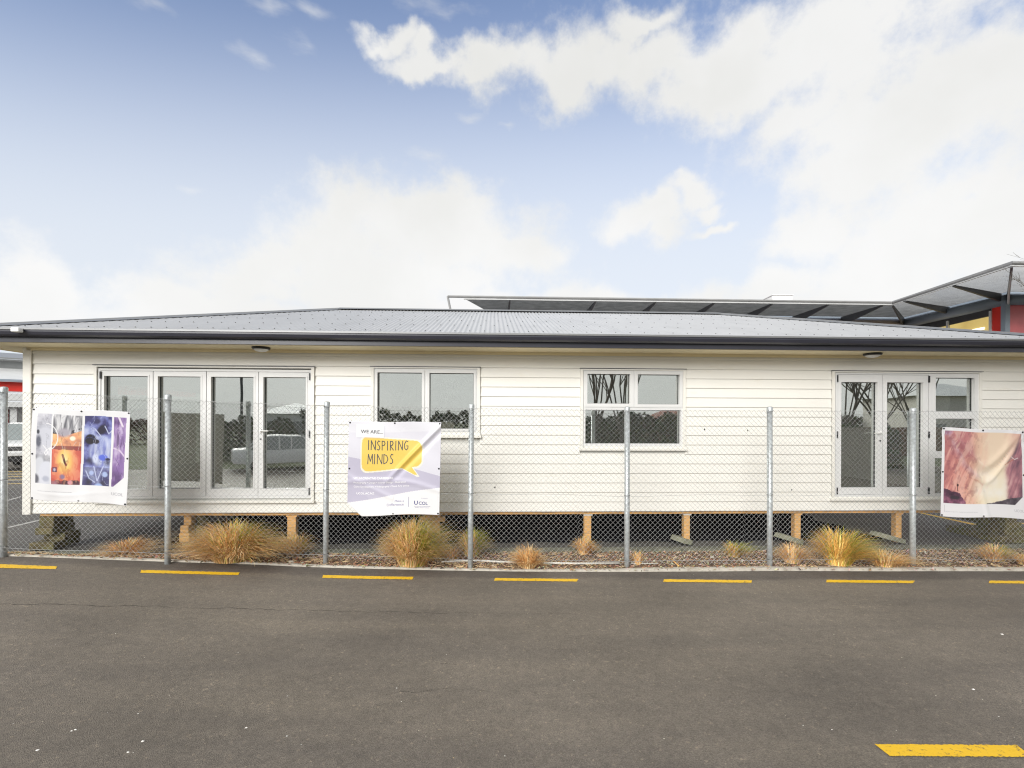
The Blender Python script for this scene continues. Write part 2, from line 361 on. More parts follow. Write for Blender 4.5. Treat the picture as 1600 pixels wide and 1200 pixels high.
def slab(mb, rect, holes, y0, y1):
    """slab in the x-z plane between y0 (front) and y1, with rectangular holes"""
    x0, x1, z0, z1 = rect
    xs = sorted(set([x0, x1] + [min(max(h[i], x0), x1) for h in holes for i in (0, 1)]))
    zs = sorted(set([z0, z1] + [min(max(h[i], z0), z1) for h in holes for i in (2, 3)]))
    def solid(i, j):
        if i < 0 or j < 0 or i >= len(xs)-1 or j >= len(zs)-1: return False
        cx = (xs[i]+xs[i+1])/2; cz = (zs[j]+zs[j+1])/2
        return not any(h[0] < cx < h[1] and h[2] < cz < h[3] for h in holes)
    for i in range(len(xs)-1):
        for j in range(len(zs)-1):
            if not solid(i, j): continue
            a, b, c, d = xs[i], xs[i+1], zs[j], zs[j+1]
            mb.quad((a,y0,c), (b,y0,c), (b,y0,d), (a,y0,d)); mb.quad((a,y1,c), (a,y1,d), (b,y1,d), (b,y1,c))
            if not solid(i-1, j): mb.quad((a,y0,c), (a,y0,d), (a,y1,d), (a,y1,c))
            if not solid(i+1, j): mb.quad((b,y0,c), (b,y1,c), (b,y1,d), (b,y0,d))
            if not solid(i, j-1): mb.quad((a,y0,c), (a,y1,c), (b,y1,c), (b,y0,c))
            if not solid(i, j+1): mb.quad((a,y0,d), (b,y0,d), (b,y1,d), (a,y1,d))
    return mb

# ------------------------------------------------------------------ ground
def rise(x):
    t = -2.7 - x
    if t > 40: t = 40
    v = .052*math.log1p(math.exp(t*1.6))/1.6
    return min(v, .40)
def road_z(x, y): return -.03 + rise(x)*min(1, max(0, (y+2)/6)) if y < 4 else -.03 + rise(x)
def on_road(px, py, dz=0):
    z = -.03
    for _ in range(12):
        u, v = UV(px, py); Y = (CH-z-dz)*FPX/v; X = u*Y/FPX; z = road_z(X, Y)
    return Vector((X, Y, z+dz))
KPX = [(-80,866),(0,868.5),(200,875.5),(400,882),(620,889.5),(800,893),(1000,893.5),(1200,892),(1400,892.5),(1600,892.5),(1700,892)]
KW = [on_road(*p) for p in KPX]
kx = [p.x for p in KW]; ky = [p.y for p in KW]
def kerb_y(x):
    return float(np.interp(x, kx, ky))
def wig(x, s=1.0, k=0): return s*(math.sin(x*3.1+k)*.5+math.sin(x*7.7+1.3*k)*.3+math.sin(x*17.3+k*2)*.2)

g = MB(); g.quad((-900,-900,-.25), (900,-900,-.25), (900,900,-.25), (-900,900,-.25)); tag(g.build('ground', FIELD), kind='structure')
def grid(name, m, xs, ysf, zf, kind='structure', smooth=True):
    mb = MB(); ny = len(ysf(xs[0]))
    for x in xs:
        for y in ysf(x): mb.v.append((x, y, zf(x, y)))
    for i in range(len(xs)-1):
        for j in range(ny-1):
            a = i*ny+j; mb.f.append((a, a+ny, a+ny+1, a+1))
    return tag(mb.build(name, m, smooth=smooth), kind=kind)
xs_r = list(np.concatenate([[-90,-50,-30,-20,-14], np.arange(-11, 12, .25), [14,20,30,50,90]]))
grid('road', ROADM, xs_r, lambda x: list(np.linspace(-6, kerb_y(x)+wig(x,.008,2)-.002, 40)), road_z)
# verge across the road, behind the camera (seen in the window glass)
grid('grass_verge', FIELD, xs_r, lambda x: list(np.linspace(-60, -5.96, 20)), lambda x, y: -.02 + rise(x)*max(0, min(1, (y+2)/6)) + .0008*max(0, -y-8)**1.2)
# kerb
TH = math.atan(.0053*FPX/97.5); ct, st = math.cos(TH), math.sin(TH); Z0 = FPX/97.5
def kerb_h(x): return .028 + .012*math.tanh((x-1.5)*1.5)*.6 if x > -30 else .02
kb = MB(); xs_k = list(np.arange(-14, 14, .06)); prof_n = 5
for x in xs_k:
    y0 = kerb_y(x) + wig(x, .006, 1); zr = road_z(x, y0); h = kerb_h(x) + wig(x, .002, 5); wd = .05 + .03*(1/(1+math.exp(-(x-1.6)*6)))
    for (dy, dz) in ((0, -.08), (.002, 0.0), (.010, h), (wd, h+.003), (wd+.004, -.05)): kb.v.append((x, y0+dy, zr+dz))
for i in range(len(xs_k)-1):
    for j in range(prof_n-1):
        a = i*prof_n+j; kb.f.append((a, a+prof_n, a+prof_n+1, a+1))
tag(kb.build('kerb', CONC), kind='structure')
# nib kerb of the car park, along the house
def nib_y(x): return 7.36 + .0408*x
nb = MB()
for x in np.arange(-16, 16, .25):
    y = nib_y(x)+wig(x, .01, 3)
    for (dy, dz) in ((0, -.06), (.0, .035), (.13, .045), (.14, -.03)): nb.v.append((x, y+dy, dz))
for i in range(127):
    for j in range(3):
        a = i*4+j; nb.f.append((a, a+4, a+5, a+1))
tag(nb.build('car_park_kerb', MOSSC), kind='structure')
def bed_z(x, y):
    a = kerb_y(x)+.04; b = nib_y(x); t = max(0, min(1, (y-a)/(b-a)))
    top = road_z(x, a)+kerb_h(x)-.006
    return top*(1-t) + .0*t + .02*math.sin(x*5+y*9)*math.sin(x*1.7)*math.sin(PI*t) + .012*math.sin(PI*t)
grid('planting_bed', MULCHB, list(np.arange(-14, 14.01, .1)), lambda x: list(np.linspace(kerb_y(x)+.045, nib_y(x)+.01, 9)), bed_z)
cp = MB()
cp.add([(-90, nib_y(-90)*0+3.9, -.012), (90, 11.2, -.012), (90, 70, -.012), (-90, 70, -.012)], [(0,1,2,3)])
cpv = [(-90, nib_y(-16)+.135, -.012), (-16, nib_y(-16)+.135, -.012), (16, nib_y(16)+.135, -.012), (90, nib_y(16)+.135, -.012), (90, 75, -.012), (-90, 75, -.012)]
cp = MB(); cp.add(cpv, [(0,1,2,3,4,5)]); tag(cp.build('car_park', PARKM), kind='structure')

# painted markings ------------------------------------------------------
DASH = [(-50,880,887,90,885.3,889.7),(220,890.8,895.3,374,894.8,899),(504,898.8,903.3,647,901.6,905.8),(772,903.6,907.6,904,905,909),
        (1036,905.5,909.6,1176,907,910.9),(1291,906.3,910.3,1429,907.8,911.6),(1544,907.6,911.6,1685,909,913)]
def marking(a_top, a_bot, b_top, b_bot, m, n=60, rag=.006, fn=None, dz=.004, slant=.0):
    mb = MB(); fn = fn or on_road
    A, B, C_, D = fn(*a_top), fn(*a_bot), fn(*b_top), fn(*b_bot)
    for i in range(n+1):
        t = i/n
        for q, (p0, p1) in enumerate(((A, C_), (B, D))):
            p = p0.lerp(p1, t); r = random.uniform(-rag, rag)
            x = p.x; y = p.y+r
            if i in (0, n): x += random.uniform(-rag, rag)
            mb.v.append((x, y, (road_z(x, y) if fn is on_road else p.z)+dz))
    for i in range(n): mb.f.append((2*i, 2*i+1, 2*i+3, 2*i+2))
    return tag(mb.build('road_marking', m), kind='structure')
for (xa, ta, ba, xb, tb, bb) in DASH: marking((xa+1.5, ta), (xa, ba), (xb, tb), (xb-2, bb), YPAINT)
marking((1367,1163.5), (1391,1182), (1588,1165), (1612,1183.5), YPAINT, n=110, rag=.004)
def on_park(px, py):
    u, v = UV(px, py); Y = (CH+.012)*FPX/v; return Vector((u*Y/FPX, Y, -.012))
marking((8,824.5), (8,826.5), (66,811), (66,813), WPAINT, fn=on_park, rag=.004)
marking((-40,795.5), (-40,797), (33,775.5), (33,777), WPAINT, fn=on_park, rag=.004)
for y in (736, 740, 744, 749, 755): marking((-60,y+1.5), (-60,y+2.6), (48,y), (48,y+1.2), mat('faded yellow paint', (.62,.45,.16), .8, var=.2, vscale=12, dirt=(.25,.21,.14), dscale=9, dth=(.45,.6)), fn=on_park, rag=.01)
marking((1430,799), (1430,800.6), (1604,835.5), (1600,838), YPAINT, fn=on_park, rag=.003)
marking((1500,805), (1500,806.2), (1640,822.5), (1640,824.2), YPAINT, fn=on_park, rag=.003)
def crack(pts, wd):
    mb = MB(); P = [on_road(*p) for p in pts]; tot = 0; n = 160
    for i in range(n+1):
        t = i/n*(len(P)-1); k = min(int(t), len(P)-2); p = P[k].lerp(P[k+1], t-k); y = p.y + wig(p.x*2.3, .025, 4) + random.uniform(-.006, .006)
        w_ = wd*(.35+random.random())*(1-.7*i/n); z = road_z(p.x, y)+.003
        mb.v += [(p.x, y-w_/2, z), (p.x, y+w_/2, z)]
    for i in range(n): mb.f.append((2*i, 2*i+2, 2*i+3, 2*i+1))
    tag(mb.build('road_crack', CRACK), kind='structure')
crack([(-20,943),(200,947),(420,952),(700,958),(900,960)], .009)
crack([(688,1037),(712,1040),(738,1037)], .004); crack([(622,1079),(660,1080),(705,1077),(762,1081)], .004)

# small litter: pale flecks on the road
mb = MB()
def pebble(mb, p, r, col=None):
    a = random.random()*6; vs = []
    for k in range(5):
        t = a+2*PI*k/5; q = r*random.uniform(.6, 1.1); vs.append((p.x+q*math.cos(t)*1.3, p.y+q*math.sin(t), p.z))
    vs.append((p.x, p.y, p.z+r*.5))
    mb.add(vs, [(k, (k+1) % 5, 5) for k in range(5)], col)
for _ in range(120):
    px = random.uniform(0, 1600); py = 893+random.random()**1.6*300
    c = random.choice([(.62,.58,.50), (.5,.45,.36), (.72,.70,.66), (.42,.33,.2)])
    pebble(mb, on_road(px, py), random.uniform(.0015, .0055), c)
for (px, py, r) in ((1521,1077,.012),(1566,991,.014),(223,1158,.011),(385,1137,.008),(118,1140,.009),(448,1150,.006),(620,1075,.006),(1300,1140,.006),(200,1175,.009),(112,1142,.008),(58,1172,.010)):
    pebble(mb, on_road(px, py), r, (.78,.76,.72))
tag(mb.build('loose_flecks', CHIP), 'pale grit and leaf flecks scattered over the asphalt', 'litter', kind='stuff')
# bark chips
mb = MB()
for _ in range(15000):
    x = random.uniform(-9.5, 9.5); a = kerb_y(x)+.05; b = nib_y(x)+.02; y = a+(b-a)*random.random()
    if random.random() < .035: y = a - random.random()*.09
    z = (bed_z(x, max(y, a)) if y > a-.01 else road_z(x, y)+.02)+random.uniform(.002, .014)
    l = random.uniform(.012, .045); wd = l*random.uniform(.2, .5); an = random.random()*PI; ti = random.uniform(-.5, .5)
    k = random.random(); dens = .5+.5*math.sin(x*1.1+2)
    if k < .45: c = (.42, .26, .15)
    elif k < .60+.16*(x > 1.8): c = (.66, .54, .40)
    elif k < .8: c = (.28, .17, .10)
    else: c = (.09, .06, .045)
    c = tuple(q*random.uniform(.75, 1.2) for q in c)
    dx, dy = math.cos(an)*l/2, math.sin(an)*l/2; ex, ey = -math.sin(an)*wd/2, math.cos(an)*wd/2; dz = l*ti*.5
    vs = [(x-dx-ex, y-dy-ey, z-dz), (x+dx-ex, y+dy-ey, z+dz), (x+dx+ex, y+dy+ey, z+dz+.004), (x-dx+ex, y-dy+ey, z-dz+.004)]
    mb.add(vs, [(0,1,2,3)], c)
for _ in range(1500):
    x = random.choice([-6.6,-4.0,-3.9,-2.9,-1.3,-1.2,-.6,.2,1.0,3.9,4.6,5.3,6.7,-5.6])+random.gauss(0, .38); a = kerb_y(x)+.03; b = nib_y(x); y = a+(b-a)*random.random()
    z = bed_z(x, y)+random.uniform(.010, .022); l = random.uniform(.04, .12); an = random.random()*PI; dx, dy = math.cos(an)*l/2, math.sin(an)*l/2; ex, ey = -math.sin(an)*.0025, math.cos(an)*.0025; q = random.uniform(.7, 1.1)
    mb.add([(x-dx-ex, y-dy-ey, z), (x+dx-ex, y+dy-ey, z+.008), (x+dx+ex, y+dy+ey, z+.009), (x-dx+ex, y-dy+ey, z+.002)], [(0,1,2,3)], (.72*q, .54*q, .32*q))
tag(mb.build('bark_mulch', CHIP, solid=.003), 'brown bark chips covering the bed under the fence', 'mulch', kind='stuff')

# ------------------------------------------------------------------ HOUSE
def HP(px, py, b=0.0):
    u, v = UV(px, py); t = (Z0*ct + b)/(ct - st*u/FPX)
    X, Y, Z = u*t/FPX, t, CH - v*t/FPX
    return (X*ct + (Y-Z0)*st, Z)
A0 = HP(43, 700)[0]
def HX(px, b=0.0): return HP(px, 680, b)[0]-A0
def HZ(px, py, b=0.0): return HP(px, py, b)[1]
LW = HX(1609)                      # wall length
house = empty('house', (A0*ct, Z0 + A0*st, 0), TH)
tag(house, 'long single storey cream weatherboard house raised on timber piles behind the fence', 'house')
WD = 7.2
ZB = HZ(930, 798.5); BP = .1535; NB = 16; ZS = 3.12      # wall bottom, board pitch, rows, soffit height
print('house len', LW, 'ZB', ZB, 'top line', ZB+NB*BP, 'ridge', )
# openings: x0,x1 (outer trim), z0,z1
def rect(x0, x1, yt, yb, xm=None):
    xm = xm or (x0+x1)/2
    return (HX(x0), HX(x1), HZ(xm, yb), HZ(xm, yt))
OP = {'bifold': rect(149,492,572.5,784), 'w1': rect(580,750,574,682), 'w2': rect(906,1070,577,702), 'french': rect(1298,1531,581,780)}
wb = MB()
def boards(mb, length, holes, place):
    ztop = ZS+.01; k = 0; z = ZB
    while z < ztop-.01:
        z1 = min(z+BP, ztop); segs = [(0.0, length)]
        for (h0, h1, hz0, hz1) in holes:
            if hz1 > z+.02 and hz0 < z1-.02:
                ns = []
                for (a, b) in segs:
                    if h1 <= a or h0 >= b: ns.append((a, b)); continue
                    if h0 > a: ns.append((a, h0))
                    if h1 < b: ns.append((h1, b))
                segs = ns
        for (a, b) in segs:
            o0, o1 = -.021, -.004
            vs = [(a,o0,z+.003), (b,o0,z+.003), (b,o1,z1+.012), (a,o1,z1+.012), (a,.012,z-.004), (b,.012,z-.004), (a,o0+.003,z-.004), (b,o0+.003,z-.004), (a,.012,z1+.012), (b,.012,z1+.012)]
            mb.add([place(*p) for p in vs], [(0,1,2,3), (6,7,1,0), (4,5,7,6), (0,3,8,4,6), (1,7,5,9,2)])
        z += BP; k += 1
holes = []
for n, (a, b, c, d) in OP.items(): holes.append((a, b, c, d))
boards(wb, LW, holes, lambda x, y, z: (x, y, z))
wb.build('weatherboard_wall', WHITEW, house)
# structural wall core behind the boards with openings
core = MB(); slab(core, (0.02, LW-.02, ZB, ZS+.05), [(a+.055, b-.055, c+.055, d-.03) for (a, b, c, d) in OP.values()], .012, .12); core.build('inner_wall', INTW, house)
for side in (0, 1):
    sw = MB()
    sh = [(1.65, 4.3, .95, 2.73)] if side == 0 else [(1.3, 3.4, .95, 2.75)]
    if side == 0: boards(sw, WD, sh, lambda x, y, z: (y, x, z))
    else: boards(sw, WD, sh, lambda x, y, z: (LW-y, x, z))
    sw.build('side_wall', WHITEW, house)
    h_ = sh[0]; s2 = MB(); slab(s2, (.13, WD-.01, ZB, ZS+.05), [h_], .014, .10); s2.v = [((y if side == 0 else LW-y), x, z) for x, y, z in s2.v]; s2.build('inner_wall', INTW, house)
    wf = MB(); slab(wf, h_, [(h_[0]+.05, h_[0]+(h_[1]-h_[0])*.46, h_[2]+.05, h_[3]-.05), (h_[0]+(h_[1]-h_[0])*.52, h_[1]-.05, h_[2]+.05, h_[3]-.05)], -.03, .06); wf.v = [((y if side == 0 else LW-y), x, z) for x, y, z in wf.v]; wf = wf.build('window', ALU, house)
    wg = MB(); wg.box(*((.01, .016) if side == 0 else (LW-.016, LW-.01)), h_[0]+.03, h_[1]-.03, h_[2]+.03, h_[3]-.03); wg.build('pane', GLASS, wf)
bk = MB(); bh = []
slab(bk, (0.0, LW, ZB, ZS+.05), bh, WD, WD+.12); bk.build('back_wall', WHITEW, house)
bs = MB(); bs.box(.6, LW-.6, WD-.05, WD+.03, -.01, ZB-.002); bs.build('back_light_blocker', SLEEP, house)  # dark board added along the unseen back to keep the underfloor dark
# corner boards
for a, b in ((-.035, .085), (LW-.085, LW+.035)):
    cb = MB(); cb.box(a, b, -.045, -.0225, ZB-.015, ZS); cb.box(*((a, a+.022) if a < 1 else (b-.022, b)), -.0225, .10, ZB-.015, ZS)
    cb.build('corner_board', CREAM, house, bevel=.003)
# floor + interior
fl = MB(); fl.box(.03, LW-.03, .02, WD-.02, ZB+.03, ZB+.10); fl.build('floor', INTF, house)
cl = MB(); cl.box(.1, LW-.1, .12, WD-.01, 2.98, 3.02); cl.build('ceiling', INTW, house)
pt = MB()
for x in (HX(530), HX(850), HX(1180)): pt.box(x, x+.1, .13, WD-.02, ZB+.1, 2.98)
pt.build('partition_wall', INTW, house)
# frame beneath: timber bearer seen below the boards + building paper
br = MB(); br.box(.16, LW-.16, .03, .09, ZB-.055, ZB+.02)
for y in (2.3, 4.7, 7.0): br.box(.2, LW-.2, y, y+.1, ZB-.12, ZB+.02)
br.build('timber_bearer', TIMB, house, bevel=.003)
jo = MB()
for i in range(38): x = .3+i*(LW-.6)/37; jo.box(x, x+.045, .12, WD-.1, ZB-.02, ZB+.028)
jo.build('floor_joists', SLEEP, house)
bpm = MB(); n = 300
for i in range(n+1):
    x = .1+(LW-.2)*i/n; d = .014+.012*(wig(x*.8, 1, 2))+random.uniform(-.002, .002); d = max(.002, d)
    bpm.v += [(x, .022+.004*wig(x, 1, 4), ZB+.01), (x, .004-.006*abs(wig(x, 1, 1)), ZB-.002-d*.6)]
for i in range(n): bpm.f.append((2*i, 2*i+1, 2*i+3, 2*i+2))
bpm.build('building_paper', PAPER, house, solid=.002)

# --- joinery
def X2(px): return HX(px, .02)
def prect(x0, x1, yt, yb):
    xm = (x0+x1)/2; return (HX(x0), HX(x1), HZ(xm, yb), HZ(xm, yt))
def pane(parent, r, y=.045, glz=.012):
    p = MB(); p.box(r[0]-glz, r[1]+glz, y, y+.006, r[2]-glz, r[3]+glz); p.build('pane', GLASS, parent)
    bd = MB(); slab(bd, (r[0]-.001, r[1]+.001, r[2]-.001, r[3]+.001), [(r[0]+.006, r[1]-.006, r[2]+.006, r[3]-.006)], y-.012, y-.001); bd.build('glazing_gasket', BLK, parent)
def trim(parent, op, sillpx=None):
    a, b, c, d = op
    t = MB(); slab(t, (a, b, c, d), [(a+.045, b-.045, c-1, d-.022)], -.040, -.0225); t.build('facing', CREAM, parent, bevel=.003)
    h = MB(); h.box(a-.01, b+.01, -.055, -.012, d+.002, d+.010); h.build('head_flashing', DARKM, parent)
def sill(parent, a, b, z, dep=-.065, th=.035):
    s = MB(); s.add([(a, dep, z), (b, dep, z), (b, .0, z+.014), (a, .0, z+.014), (a, dep, z-th), (b, dep, z-th), (b, 0, z-th), (a, 0, z-th)], [(0,1,2,3), (4,7,6,5), (0,4,5,1), (0,3,7,4), (1,5,6,2), (3,2,6,7)])
    s.build('sill', CREAM, parent, bevel=.003)
def hinge(par, x, z): q = MB(); q.box(x-.008, x+.008, -.036, -.012, z-.055, z+.055); q.build('hinge', BLK, par)
def lever(parent, px, py, right):
    x = HX(px); z = HZ(px, py); m = MB()
    m.box(x-.016, x+.016, -.030, -.012, z-.03, z+.03); m.tube([(x, -.026, z), (x, -.062, z)], .008, 8)
    m.tube([(x, -.060, z), (x+(.13 if right else -.13), -.060, z-.004)], .009, 8); m.build('handle', WHITEP, parent)
    k = MB(); k.lathe([(0, -.026), (.012, -.026), (.012, -.012)], x, z-.13, 12, 'Y'); k.build('lock', BLK, parent)
# bifold door
D = empty('bifold_door'); D.parent = house; D['label'] = 'four leaf white framed bifold door with glass'
trim(D, OP['bifold'])
fr = prect(155, 487.5, 577, 778.5); f = MB()
inner = prect(158.5, 484.5, 580.5, 775); slab(f, fr, [inner], -.022, .075); f.build('frame', ALU, D, bevel=.002)
LV = [((159,239.2),(163.6,231.6)), ((240.4,322.2),(247.4,314)), ((323.4,403.6),(330.2,396.6)), ((404.4,484),(412,478.2))]
hm = MB()
for i, ((l0, l1), (g0, g1)) in enumerate(LV):
    sl = .0
    o = (HX(l0), HX(l1), inner[2]+.003, inner[3]-.003); gz = (HX(g0), HX(g1), HZ(320, 763.6), HZ(320, 588.6))
    m = MB(); slab(m, o, [gz], -.012, .055); m.build('door_leaf', ALU, D, bevel=.0025)
    bd = MB(); slab(bd, (gz[0]-.022, gz[1]+.022, gz[2]-.022, gz[3]+.022), [gz], -.017, -.0115); bd.build('glazing_bead', ALU, D)
    pane(D, gz)
for z in (inner[2]+.07, inner[3]-.07, (inner[2]+inner[3])/2):
    hinge(D, inner[0]+.001, z); hinge(D, inner[1]-.001, z)
lever(D, 408, 673, True)
sill(D, OP['bifold'][0]-.01, OP['bifold'][1]+.01, HZ(320, 782))
# window 1: two fixed/awning panes
def window(lab, op, fpx, panes, sillpx, sashes=(), zshape=None):
    Wn = empty('window'); Wn.parent = house; Wn['label'] = lab
    trim(Wn, OP[op]); f_ = prect(*fpx); m = MB()
    pr = [prect(*p) for p in panes]; sr = [prect(*p) for p in sashes]
    cut = [p for i, p in enumerate(pr) if i >= len(sr)] + [(s[0]+.006, s[1]-.006, s[2]+.006, s[3]-.006) for s in sr]
    slab(m, f_, cut, -.022, .075); m.build('frame', ALU, Wn, bevel=.002)
    for s, p in zip(sr, pr):
        q = MB(); slab(q, s, [p], -.034, .05); q.build('sash', ALU, Wn, bevel=.0025)
    for p in pr: pane(Wn, p)
    a, b = HX(sillpx[0]), HX(sillpx[1]); sill(Wn, a, b, HZ((sillpx[0]+sillpx[1])/2, sillpx[2]))
    ap = MB(); ap.box(OP[op][0]+.002, OP[op][1]-.002, -.020, .0, OP[op][2]-.002, f_[2]-.001); ap.build('apron', CREAM, Wn)
    return Wn
window('two pane window partly behind the banner', 'w1', (584.5,745.5,576.5,675), [(590,659.4,582.3,669.5),(671,740,583.2,669.8)], (578,752,680.5), sashes=[(586.5,663.5,578.5,673.2),(667,743.5,579.5,673.2)])
window('four pane window with two awning sashes above a wide lower light', 'w2', (911,1066.5,578.5,697.5), [(916.8,983.4,584.6,630.6),(995.2,1060.8,585.4,631.8),(914.2,1062.6,640.6,693)], (904,1072,700.5), sashes=[(912.5,989,580,636),(990,1065.2,580.5,636.8)])
# french door set
F = empty('french_door'); F.parent = house; F['label'] = 'glazed double door beside a tall three pane side window'
trim(F, OP['french'])
m = MB(); fr = prect(1304, 1527, 583.5, 775.5); dz = prect(1306.5, 1449.6, 585.6, 773)
P3 = [prect(1460,1520.6,590.5,642.8), prect(1460.5,1520.6,654.2,705.2), prect(1459,1521,715.8,771)]
slab(m, fr, [dz]+P3, -.022, .075); m.build('frame', ALU, F, bevel=.002)
for (l0, l1, g0, g1) in ((1307, 1377.6, 1313.2, 1369.6), (1378.4, 1449, 1384.6, 1440.8)):
    o = (HX(l0), HX(l1), dz[2]+.003, dz[3]-.003); gz = (HX(g0), HX(g1), HZ(1378, 761.6), HZ(1378, 597.4))
    q = MB(); slab(q, o, [gz], -.012, .055); q.build('door_leaf', ALU, F, bevel=.0025)
    bd = MB(); slab(bd, (gz[0]-.022, gz[1]+.022, gz[2]-.022, gz[3]+.022), [gz], -.017, -.0115); bd.build('glazing_bead', ALU, F)
    pane(F, gz)
for p in P3: pane(F, p)
hm = MB()
for z in (dz[2]+.07, dz[3]-.07, (dz[2]+dz[3])/2): hinge(F, dz[0]+.001, z); hinge(F, dz[1]-.001, z)
lever(F, 1374, 676.5, False)
sill(F, OP['french'][0]-.03, OP['french'][1]+.01, HZ(1415, 778))
ap = MB(); ap.box(OP['french'][0]+.002, OP['french'][1]-.002, -.020, 0, OP['french'][2]-.002, fr[2]-.001); ap.build('apron', CREAM, F)
# stains / fixing holes on boards
for (px, py, r) in ((1100,671,.018),(1167,672.5,.016),(773.5,761,.017),(1236,765,.018)):
    q = MB(); x, z = HX(px), HZ(px, py); vs = []
    for k in range(9): t = 2*PI*k/9; rr = r*random.uniform(.4, .9); vs.append((x+rr*math.cos(t)*.8, -.024, z+rr*math.sin(t)*1.3))
    q.add(vs, [tuple(range(9))]); q.build('fixing_hole', BLK, house, solid=.003)

# --- roof
OV = .60; ZE = 3.29; RUN = WD/2+OV; ZR = 4.60; SL = (ZR-ZE)/RUN
def corr(t): return .0085*math.cos(2*PI*t/.0762)
def roof_face(kind):
    mb = MB(); st_ = .0762/8
    if kind in ('front', 'back'):
        n = int((LW+2*OV)/st_)
        for i in range(n+1):
            x = -OV + (LW+2*OV)*i/n; d = min(x+OV, LW+OV-x, RUN); c = corr(x); 
            y0 = -OV-.045; y1 = -OV+d
            if kind == 'back': y0, y1 = WD-y0, WD-y1
            mb.v += [(x, y0, ZE-.045*SL+c), (x, y1, ZE+d*SL+c)]
    else:
        n = int((WD+2*OV)/st_)
        for i in range(n+1):
            y = -OV+(WD+2*OV)*i/n; d = min(y+OV, WD+OV-y, RUN); c = corr(y)
            x0 = -OV-.045; x1 = -OV+d
            if kind == 'right': x0, x1 = LW-x0, LW-x1
            mb.v += [(x0, y, ZE-.045*SL+c), (x1, y, ZE+d*SL+c)]
    for i in range(n): mb.f.append((2*i, 2*i+2, 2*i+3, 2*i+1))
    return mb
rf = MB()
for k in ('front', 'back', 'left', 'right'):
    q = roof_face(k); rf.add(q.v, q.f)
rfo = rf.build('roof', ROOFM, house, smooth=True)
def cap(mb, p0, p1, wdir):
    p0, p1 = Vector(p0), Vector(p1); d = (p1-p0).normalized(); side = Vector(wdir).normalized(); up = Vector((0,0,1))
    pr = [(-.14, -.028), (-.055, .004), (-.035, .022), (0, .032), (.035, .022), (.055, .004), (.14, -.028)]
    for p in (p0, p1):
        for a, b in pr: mb.v.append(tuple(p+side*a+up*(b+.018)))
    n = len(mb.v)-14
    for i in range(6): mb.f.append((n+i, n+i+1, n+i+8, n+i+7))
rc = MB(); ra, rb = -OV+RUN, LW+OV-RUN; my = WD/2
cap(rc, (ra, my, ZR), (rb, my, ZR), (0,1,0))
for (ex, ey, rx) in ((-OV-.03, -OV-.03, ra), (-OV-.03, WD+OV+.03, ra), (LW+OV+.03, -OV-.03, rb), (LW+OV+.03, WD+OV+.03, rb)):
    d = Vector((rx-ex, my-ey, 0)).normalized(); s = Vector((-d.y, d.x, 0)); cap(rc, (ex, ey, ZE-.012), (rx, my, ZR-.004), s)
rc.build('ridge_capping', CAPM, house, solid=.002)
sc = MB(); row = 0
t = .10
while t < RUN-.1:
    z = ZE+t*SL; off = (row % 2)*.11
    n = int((LW+2*OV)/.2286)
    for i in range(n+1):
        x = -OV + round((i*.2286+off)/.0762)*.0762
        if x+OV < t+.15 or LW+OV-x < t+.15: continue
        y = -OV+t; zz = z+.0085
        vs = [(x+.010*math.cos(a), y+.010*math.sin(a), zz-.001) for a in np.linspace(0, 2*PI, 7)[:-1]] + [(x+.007*math.cos(a), y+.007*math.sin(a), zz+.007) for a in np.linspace(0, 2*PI, 7)[:-1]]
        sc.add(vs, [(6,7,8,9,10,11)]+[(k, (k+1) % 6, 6+(k+1) % 6, 6+k) for k in range(6)])
    t += .28 if row == 0 else .78; row += 1
tag(sc.build('roof_screws', SCREW, house), kind='stuff')
# eaves: fascia, gutter, soffit as mitred rings
def ring(mb, prof, closed=True):
    """prof: list of (outset from wall, z)"""
    n = len(prof); base = len(mb.v)
    for (sx, sy) in ((0,0), (1,0), (1,1), (0,1)):
        for (o, z) in prof: mb.v.append(((LW+o) if sx else -o, (WD+o) if sy else -o, z))
    for s in range(4):
        for j in range(n if closed else n-1):
            a = base+s*n+j; b = base+s*n+(j+1) % n; s2 = (s+1) % 4; c = base+s2*n+(j+1) % n; d = base+s2*n+j
            mb.f.append((a, d, c, b))
q = MB(); ring(q, [(.575, 3.115), (.60, 3.115), (.60, 3.27), (.575, 3.27)]); q.build('fascia', DARKM, house)
q = MB(); ring(q, [(.602, 3.185), (.66, 3.185), (.695, 3.205), (.712, 3.245), (.712, 3.268), (.722, 3.272), (.722, 3.292), (.712, 3.297), (.704, 3.290), (.704, 3.25), (.688, 3.212), (.66, 3.195), (.602, 3.195)]); q.build('gutter', DARKM, house)
q = MB(); ring(q, [(.704, 3.2965), (.712, 3.300), (.7235, 3.297), (.7245, 3.272), (.7225, 3.270), (.7225, 3.2965)]); q.build('gutter_lip_reflection', CAPM, house)  # lighter metal over the gutter lip, its reflection put into the colour
q = MB(); ring(q, [(0.0, ZS), (.575, ZS), (.575, ZS+.012), (0.0, ZS+.012)]); q.build('soffit', SOFF, house)
q = MB(); ring(q, [(.555, ZS-.012), (.5745, ZS-.012), (.5745, ZS-.001), (.555, ZS-.001)]); q.build('soffit_bead', SOFF, house)
q = MB(); q.box(.02, LW-.02, -.045, -.024, ZS-.045, ZS-.001); q.build('frieze_board', SOFF, house)
